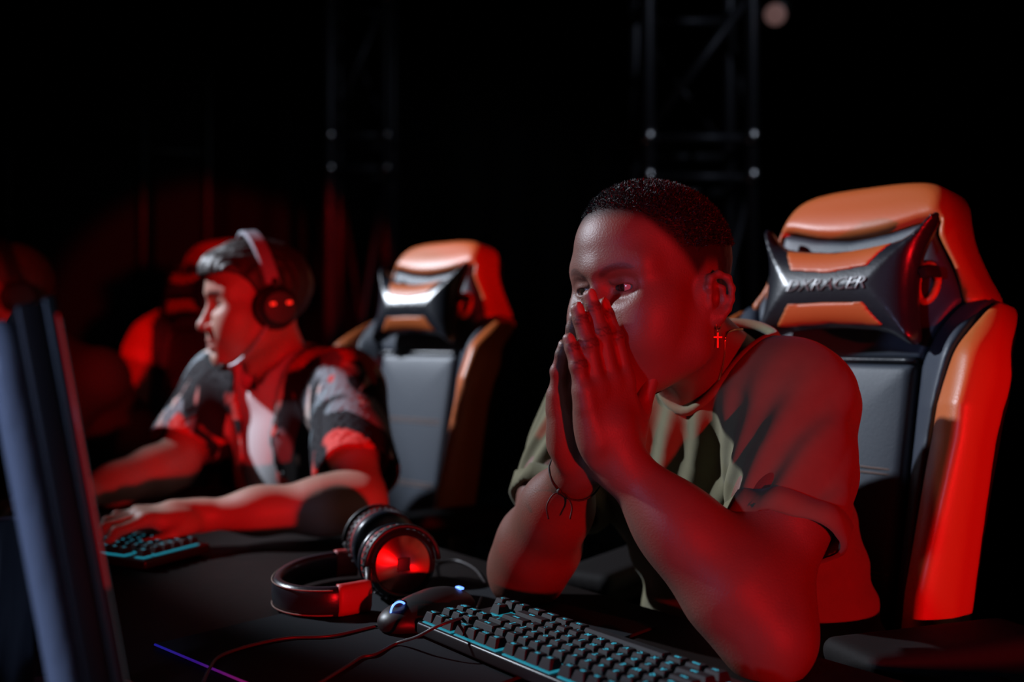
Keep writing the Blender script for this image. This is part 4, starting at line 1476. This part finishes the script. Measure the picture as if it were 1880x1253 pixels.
e1 = V3(0.735, -0.678, 0); e2 = V3(0.678, 0.735, 0)
c_mat = at_z(286, 1188, DESK) * V3(1, 1, 0)
mt = empty('mouse_mat', tuple(c_mat + V3(0, 0, DESK))); tag(mt, 'large charcoal mouse mat with a glowing blue to pink edge', 'mouse mat')
MWm, MDm = 0.370, 0.435
MB().box(c_mat + e1 * MWm / 2 + e2 * MDm / 2 + Z * (DESK + 0.002), (MWm, MDm, 0.004), (e1, e2, Z)).build('cloth_top', M['mat'], mt, bevel=0.0015)
MB().tube([c_mat + e1 * t - e2 * 0.001 + Z * (DESK + 0.0025) for t in np.linspace(0, MWm, 12)], 0.0014, 6).build('led_edge', led_mat(), mt, True)

# ---------------------------------------------------------------- keyboards
M['key'] = mat('black_keycap', (0.016, 0.016, 0.018), 0.5, spec=0.25)
M['kbd'] = mat('black_keyboard_case', (0.012, 0.012, 0.013), 0.35)
M['legend'] = mat('cyan_legend', (0.02, 0.1, 0.12), 0.4, emit=((0.05, 0.60, 0.85), 0.55))
M['glow'] = mat('cyan_backlight', (0.02, 0.1, 0.12), 0.4, emit=((0.03, 0.62, 0.85), 0.30))
M['metal_edge'] = mat('dark_metal_edge', (0.16, 0.15, 0.16), 0.3, metal=0.9)
U_ = 0.01905
ROWS = [
    (0.0, [('Esc', 1), (None, 1), ('F1', 1), ('F2', 1), ('F3', 1), ('F4', 1), (None, .5), ('F5', 1), ('F6', 1), ('F7', 1), ('F8', 1), (None, .5), ('F9', 1), ('F10', 1), ('F11', 1), ('F12', 1), (None, .25), ('Prt', 1), ('Scr', 1), ('Pse', 1)]),
    (1.25, [('~', 1)] + [(c, 1) for c in '1234567890-='] + [('Back', 2), (None, .25), ('Ins', 1), ('Home', 1), ('PgU', 1)]),
    (2.25, [('Tab', 1.5)] + [(c, 1) for c in 'QWERTYUIOP[]'] + [('\\', 1.5), (None, .25), ('Del', 1), ('End', 1), ('PgD', 1)]),
    (3.25, [('Caps', 1.75)] + [(c, 1) for c in "ASDFGHJKL;'"] + [('Enter', 2.25)]),
    (4.25, [('Shift', 2.25)] + [(c, 1) for c in 'ZXCVBNM,./'] + [('Shift', 2.75), (None, 1.25), ('^', 1)]),
    (5.25, [('Ctrl', 1.25), ('Win', 1.25), ('Alt', 1.25), ('', 6.25), ('Alt', 1.25), ('Fn', 1.25), ('Menu', 1.25), ('Ctrl', 1.25), (None, .25), ('<', 1), ('v', 1), ('>', 1)]),
]
_key_mesh, _leg_mesh = {}, {}


def key_mesh(w):
    if w not in _key_mesh:
        bw, bd, h = w * U_ - 0.0012, U_ - 0.0012, 0.0088
        tw, td = bw - 0.0055, bd - 0.0060
        vs = [(-bw / 2, -bd / 2, 0), (bw / 2, -bd / 2, 0), (bw / 2, bd / 2, 0), (-bw / 2, bd / 2, 0)]
        vs += [(-tw / 2, -td / 2 - 0.0008, h), (tw / 2, -td / 2 - 0.0008, h), (tw / 2, td / 2 - 0.0008, h + 0.0008), (-tw / 2, td / 2 - 0.0008, h + 0.0008)]
        me = bpy.data.meshes.new('key'); me.from_pydata(vs, [], [(0, 3, 2, 1), (4, 5, 6, 7), (0, 1, 5, 4), (1, 2, 6, 5), (2, 3, 7, 6), (3, 0, 4, 7)])
        bm = bmesh.new(); bm.from_mesh(me)
        bmesh.ops.bevel(bm, geom=[e for e in bm.edges if max(v.co.z for v in e.verts) > 0.008], offset=0.0007, segments=1, affect='EDGES')
        bm.to_mesh(me); bm.free(); me.materials.append(M['key']); _key_mesh[w] = me
    return _key_mesh[w]


def legend_mesh(s):
    if s not in _leg_mesh:
        cu = bpy.data.curves.new('legend', 'FONT'); cu.body = s; cu.size = 0.0085 if len(s) == 1 else (0.0058 if len(s) < 4 else 0.0046)
        cu.align_x = 'CENTER'; cu.align_y = 'CENTER'; cu.resolution_u = 1; cu.offset = 0.00022
        tmp = bpy.data.objects.new('legend', cu); COL.objects.link(tmp)
        me = bpy.data.meshes.new_from_object(tmp.evaluated_get(bpy.context.evaluated_depsgraph_get()))
        bpy.data.objects.remove(tmp); me.materials.append(M['legend']); _leg_mesh[s] = me
    return _leg_mesh[s]


def keyboard(label, origin, ky, legends=True):
    """origin: the rear right corner on the desk; ky points away from the user"""
    ky = np.array(ky, float); ky /= np.linalg.norm(ky); kx = V3(ky[1], -ky[0], 0)
    W, D = 0.362, 0.136
    c = origin - kx * W / 2 - ky * D / 2
    t = empty('keyboard', tuple(c), math.atan2(kx[1], kx[0])); tag(t, label, 'keyboard', 'backlit keyboards on the desk')
    MB().box((0, 0, 0.011), (W, D, 0.014)).build('case', M['kbd'], t, False, True, 0.003)
    MB().box((0, D / 2 - 0.0015, 0.0185), (W - 0.006, 0.001, 0.001)).build('case_trim', M['metal_edge'], t, False, True)
    for sx in (-1, 1):
        MB().box((sx * (W / 2 - 0.03), D / 2 - 0.02, 0.0025), (0.03, 0.012, 0.005)).build('foot', M['kbd'], t, False, True)
    x0, y0 = -W / 2 + 0.006, D / 2 - 0.0115
    for (ro, keys) in ROWS:
        x = x0; y = y0 - ro * U_ * 0.985
        runs = []; start = None
        for s, w in keys:
            if s is not None:
                k = bpy.data.objects.new('key', key_mesh(w)); COL.objects.link(k); k.parent = t
                k.location = (x + w * U_ / 2, y, 0.0215)
                if legends and s:
                    g = bpy.data.objects.new('legend', legend_mesh(s)); COL.objects.link(g); g.parent = k
                    g.location = (0, 0.0005, 0.00955)
                if start is None: start = x
            if s is None and start is not None:
                runs.append((start, x)); start = None
            x += w * U_
        runs.append((start, x))
        for a, b in runs:
            if a is None: continue
            MB().box(((a + b) / 2, y, 0.0192), (b - a - 0.002, U_ - 0.0012, 0.0012)).build('backlight_strip', M['glow'], t, False, True)
    return t


kb_o = at_z(764, 1171, DESK + 0.004)
keyboard('black mechanical keyboard with cyan backlit keys in front of the cropped-haired man', kb_o, V3(-0.79, -0.613, 0))
keyboard('cyan backlit keyboard under the headset man’s left hand', V3(-0.865, 1.617, DESK), V3(-0.43, -0.90, 0))

# ---------------------------------------------------------------- the second player's mat and mouse
m2o = V3(-0.80, 1.83, 0)
m2 = empty('mouse_mat', tuple(m2o + V3(0, 0, DESK))); tag(m2, 'plain grey mouse mat beyond the headset man’s keyboard', 'mouse mat')
M['mat_grey'] = mat('grey_cloth_mat', (0.10, 0.105, 0.12), 0.9, bump=(800, 0.3, 0.0008))
MB().box(m2o + Z * (DESK + 0.002), (0.24, 0.20, 0.004), (R, F, Z)).build('cloth_top', M['mat_grey'], m2, bevel=0.0015)


def mouse(label, c, fwd, lit=True):
    t = empty('gaming_mouse', tuple(c)); tag(t, label, 'mouse', 'gaming mice on the desk')
    f = frame_of(c, fwd)
    S = SDF()
    S.ell(f.p(0, -0.012, 0.012), (0.033, 0.052, 0.029), f.ax, 0.012)
    S.ell(f.p(0, 0.028, 0.010), (0.030, 0.040, 0.021), f.ax, 0.014)
    S.ell(f.p(-0.030, 0.0, 0.006), (0.010, 0.035, 0.012), f.ax, 0.012)
    S.fn(lambda P, d: np.maximum(d, c[2] + 0.001 - P[:, 2]))
    v, q = surface_nets(S, c - 0.085, c + 0.085, 0.0028)
    mesh_obj('shell', relax(v, q, 1), q, M['black'], t)
    MB().lathe(f.p(-0.004, 0.040, 0.026), f.ax[0], [(0, 0.007), (0.001, 0.009), (0.007, 0.009), (0.008, 0.007)], 20).build('scroll_wheel', M['black_soft'], t, True)
    for s in (1, -1):
        MB().tube([f.p(s * 0.0012, y, 0.0315 - 14 * max(0, y - 0.02) ** 2) for y in np.linspace(0.0, 0.032, 6)], 0.0006, 5).build('button_seam', M['black_soft'], t, True)
    if lit:
        M['blue_led'] = mat('blue_led', (0.02, 0.05, 0.2), 0.3, emit=((0.10, 0.24, 1.0), 3.0))
        ring = [f.p(s, 0.046 + 0.0105 * math.cos(a), 0.024 + 0.0105 * math.sin(a)) for s in (-0.0055,) for a in np.linspace(-0.6, 2.4, 14)]
        MB().tube(ring, 0.0013, 6).build('wheel_light', M['blue_led'], t, True)
        MB().box(f.p(-0.006, -0.040, 0.0375), (0.011, 0.006, 0.003), f.ax).build('logo_light', M['blue_led'], t, bevel=0.001)
    return t


ms = at_z(788, 1121, DESK + 0.02); ms[2] = DESK + 0.004
mouse('black gaming mouse with blue lights beside the headphones', ms, F)

# ---------------------------------------------------------------- headphones lying on the mat
hp = empty('headphones', tuple(V3(-0.20, 1.33, DESK)))
tag(hp, 'black headphones with red metallic ear cup lying on the desk', 'headphones')


def aniso():
    m = mat('spun_red_metal', (0.75, 0.16, 0.10), 0.28, metal=1.0)
    b = m.node_tree.nodes['Principled BSDF']; b.inputs['Anisotropic'].default_value = 0.9; b.inputs['Anisotropic Rotation'].default_value = 0.25
    t = m.node_tree.nodes.new('ShaderNodeTangent'); t.direction_type = 'RADIAL'; t.axis = 'Z'
    m.node_tree.links.new(t.outputs[0], b.inputs['Tangent'])
    return m


M['spun'] = aniso()
M['red_fabric'] = mat('red_trim', (0.35, 0.02, 0.02), 0.5)


def earcup(c, a):
    """lathe parts along the outward axis a"""
    MB().lathe(c - a * 0.046, a, [(0, 0.030), (0.003, 0.046), (0.016, 0.049), (0.020, 0.044)], 40).build('ear_cushion', M['black_leather'], hp, True)
    MB().lathe(c - a * 0.027, a, [(0, 0.044), (0.003, 0.047), (0.007, 0.047), (0.009, 0.044)], 40).build('red_ring', M['red_fabric'], hp, True)
    rib = MB().lathe(c - a * 0.019, a, [(0, 0.044), (0.002, 0.047), (0.012, 0.047), (0.014, 0.044)], 40).build('ribbed_ring', M['black'], hp, True)
    x = np.cross(a, Z); x /= np.linalg.norm(x); y = np.cross(x, a)
    for k in range(36):
        an = 2 * math.pi * k / 36
        e = x * math.cos(an) + y * math.sin(an); tn = np.cross(a, e)
        MB().box(c - a * 0.012 + e * 0.0475, (0.003, 0.003, 0.010), (e, tn, a)).build('rib', M['metal_edge'], rib)
    MB().lathe(c - a * 0.006, a, [(0, 0.044), (0.002, 0.046), (0.010, 0.045), (0.014, 0.040), (0.012, 0.036)], 44).build('cup_housing', M['gloss'], hp, True, auto=True)
    # spun metal disc with its axis along local Z, so that the tangent runs round it
    d = MB().lathe((0, 0, 0), (0, 0, 1), [(0, 0.0375), (0.0015, 0.036), (0.0035, 0.012), (0.0036, 0.001)], 48).build('metal_disc', M['spun'], hp, True, True)
    d.location = tuple(c + a * 0.005 - np.array(hp.location)); d.rotation_euler = Vector(a).to_track_quat('Z', 'Y').to_euler()
    MB().box(c + a * 0.0095, (0.017, 0.017, 0.002), (x, y, a)).build('square_badge', M['black'], hp, bevel=0.0005)


cupA = at_d(737, 1045, 1.285); cupA[2] = max(cupA[2], DESK + 0.004 + 0.0485)
axA = V3(0.42, -0.90, 0.05); axA /= np.linalg.norm(axA)
earcup(cupA, axA)
cupB = cupA + V3(-0.050, 0.150, 0.0)
earcup(cupB, V3(-0.42, 0.90, 0.0))
band = curve_pts([(-0.178, 1.238), (-0.218, 1.212), (-0.262, 1.217), (-0.294, 1.252), (-0.302, 1.310), (-0.288, 1.370), (-0.255, 1.410), (-0.222, 1.425)], 8)


def strip(pts, z0, z1, th):
    vs, fs = [], []
    n = len(pts)
    for i, p in enumerate(pts):
        t = np.array(pts[min(i + 1, n - 1)]) - np.array(pts[max(i - 1, 0)]); t /= np.linalg.norm(t)
        nx = np.array([t[1], -t[0]])
        ring = [(-0.5, 0.0), (-0.9, 0.2), (-1, 0.5), (-0.9, 0.8), (-0.5, 1.0), (0.5, 1.0), (0.9, 0.8), (1, 0.5), (0.9, 0.2), (0.5, 0.0)]
        for a, b in ring:
            vs.append((p[0] + nx[0] * a * th, p[1] + nx[1] * a * th, z0 + (z1 - z0) * b))
    m = 10
    for i in range(n - 1):
        for k in range(m): fs.append((i * m + k, i * m + (k + 1) % m, (i + 1) * m + (k + 1) % m, (i + 1) * m + k))
    fs += [tuple(range(m - 1, -1, -1)), tuple((n - 1) * m + k for k in range(m))]
    return vs, fs


zb = DESK + 0.0045
vs, fs = strip([p[:2] for p in band[6:-6]], zb, zb + 0.036, 0.0075)
hb = mesh_obj('headband', vs, fs, M['black_leather'], hp)
for dz in (0.033, 0.003):
    pts = [V3(p[0], p[1], zb + dz) + 0.0 for p in band[8:-8]]
    o = []
    for i, p in enumerate(pts):
        t = pts[min(i + 1, len(pts) - 1)] - pts[max(i - 1, 0)]; t /= np.linalg.norm(t)
        o.append(p + V3(t[1], -t[0], 0) * -0.0068 * (1 if True else -1))
    MB().tube(o, 0.0009, 5).build('stitching', M['stitch'], hb, True)
for seg in (band[0:8], band[-8:]):
    vs, fs = strip([p[:2] for p in seg], zb - 0.0, zb + 0.038, 0.009)
    mesh_obj('end_block', vs, fs, M['red_fabric'], hp)
for cc, e in ((cupA, band[0]), (cupB, band[-1])):
    ax_ = axA if cc is cupA else -axA
    p0 = V3(e[0], e[1], zb + 0.019)
    q0 = cc + ax_ * 0.008 + np.cross(Z, ax_) * (-0.047 if cc is cupA else 0.047)
    MB().tube([p0, (p0 + q0) / 2, q0], 0.0045, 8).build('slider_arm', M['black'], hp, True)
    x = np.cross(Z, ax_)
    MB().tube([cc + ax_ * 0.006 + (x * math.cos(a) * 0.049 + Z * math.sin(a) * 0.049) for a in np.linspace(0.05, math.pi - 0.05, 16)], 0.0032, 8).build('yoke', M['black'], hp, True)

# ---------------------------------------------------------------- cables
M['cable'] = mat('black_cable', (0.035, 0.030, 0.030), 0.45)


def cable(label, ctrl, r=0.0018):
    o = MB().tube(curve_pts(ctrl, 10), r, 8).build('cable', M['cable'], None, True)
    tag(o, label, 'cable', 'cables on the desk')


zc = DESK + 0.0062
fm = frame_of(ms, F)
pc_ = lambda px, py, dz=0.0: at_z(px, py, zc + dz)
cable('thin cable curving left from the black gaming mouse across the mat', [fm.p(0, 0.064, 0.010), pc_(690, 1150), pc_(610, 1168), pc_(530, 1172), pc_(460, 1186), pc_(405, 1205), pc_(385, 1228), pc_(372, 1256)])
cable('cable winding from behind the keyboard down to the front of the mat', [pc_(884, 1098), pc_(868, 1128, 0.01), pc_(835, 1139, 0.032), pc_(800, 1152, 0.030), pc_(765, 1170, 0.016), pc_(728, 1182), pc_(688, 1202), pc_(664, 1207), pc_(640, 1222), pc_(585, 1256)])
cable('thin cable looping behind the headphones towards the bent elbow', [cupB + V3(0.045, 0.0, -0.02), at_z(800, 1032, DESK + 0.004), at_z(838, 1030, DESK + 0.003), at_z(872, 1046, DESK + 0.003), at_z(893, 1075, DESK + 0.003)])

# ---------------------------------------------------------------- bracelet, earring and chain
br = empty('bracelet', tuple(WR)); tag(br, 'thin black cord bracelet with two loose ends on a wrist', 'bracelet')
fa = (WR - ER) / np.linalg.norm(WR - ER); bc = WR - fa * 0.020
x = np.cross(fa, Z); x /= np.linalg.norm(x); y = np.cross(fa, x)
rg = []
for a in np.linspace(0, 2 * math.pi, 40, endpoint=False):
    e = x * math.cos(a) + y * math.sin(a); ts = np.linspace(0.01, 0.06, 101); val = BA(bc + ts[:, None] * e)
    rg.append(bc + e * (ts[np.argmax(val > 0.0008)] + 0.0004) + fa * 0.004 * math.cos(a * 2))
MB().tube(rg, 0.0011, 6, True).build('cord_loop', M['cord'], br, True)
kn = min(rg, key=lambda p: p[1])
MB().lathe(kn - V3(0, 0.001, 0.003), (0, 0, 1), [(0, 0.001), (0.002, 0.003), (0.005, 0.003), (0.007, 0.001)], 10).build('knot', M['cord'], br, True)
for s in (1, -1):
    MB().tube(curve_pts([kn, kn + V3(s * 0.008, -0.003, -0.004), kn + V3(s * 0.014, -0.003, -0.016), kn + V3(s * 0.012, -0.002, -0.030)], 6), 0.0010, 6).build('cord_end', M['cord'], br, True)

lobe = h1.p(-0.0795, -0.013, -0.0335)
er = empty('earring', tuple(lobe)); tag(er, 'small gold cross earring hanging from an ear', 'earring')
hx, hz_ = h1.ax[1], Z
MB().tube([lobe + hx * 0.0042 * math.cos(a) + Z * (0.0065 * math.sin(a) - 0.004) - h1.ax[0] * 0.001 for a in np.linspace(0, 2 * math.pi, 16, endpoint=False)], 0.0012, 6, True).build('hoop', M['gold'], er, True)
cx = lobe - Z * 0.021
cp = V3(0.97, 0.22, 0)
MB().tube([lobe - Z * 0.010, lobe - Z * 0.0145], 0.0007, 5).build('link', M['gold'], er, True)
o = MB().box(cx - Z * 0.0018, (0.0018, 0.0012, 0.0170), (cp, np.cross(Z, cp), Z)); o.box(cx + Z * 0.0015, (0.0105, 0.0012, 0.0018), (cp, np.cross(Z, cp), Z))
o.build('cross', M['gold'], er)
# chain: runs down the side of the neck into the collar
def first_hit(px, py):
    d = V3((px - 940) / FPX, 1, -(py - 626.5) / FPX); ts = np.linspace(1.0, 1.5, 1001)
    pts = V3(0, 0, CAMZ) + ts[:, None] * d
    i = np.argmax(BH(pts) < 0.0014)
    return pts[i]


vis = [first_hit(px, py) for px, py in ((1331, 622), (1330, 650), (1324, 685), (1313, 720), (1300, 750), (1286, 778))]
oth = [p - 2 * np.dot(p - NB, R) * R for p in vis[::-1]]
top_h, bot_h = h1.p(0, -0.030, -0.045), NB


def neck_skin(z, e):
    t = (z - bot_h[2]) / (top_h[2] - bot_h[2]); c = bot_h + (top_h - bot_h) * t
    ts = np.linspace(0.02, 0.13, 221); val = BH(c + ts[:, None] * e); return c + e * (ts[np.argmax(val > 0.0014)])


z0 = vis[0][2]
a0 = 0.9
back = []
for an in np.linspace(-1.05, 1.05, 9):                    # from his left round the nape to his right
    e = -F * math.cos(an) + R * math.sin(an)
    back.append(neck_skin(z0 + 0.012 * math.cos(an), e))
ch = curve_pts(vis + oth + back[::-1] + [vis[0]], 6)
o = MB().tube(ch, 0.0013, 6).build('necklace', M['gold'], None, True)
tag(o, 'thin gold chain around the neck above an olive collar', 'necklace')
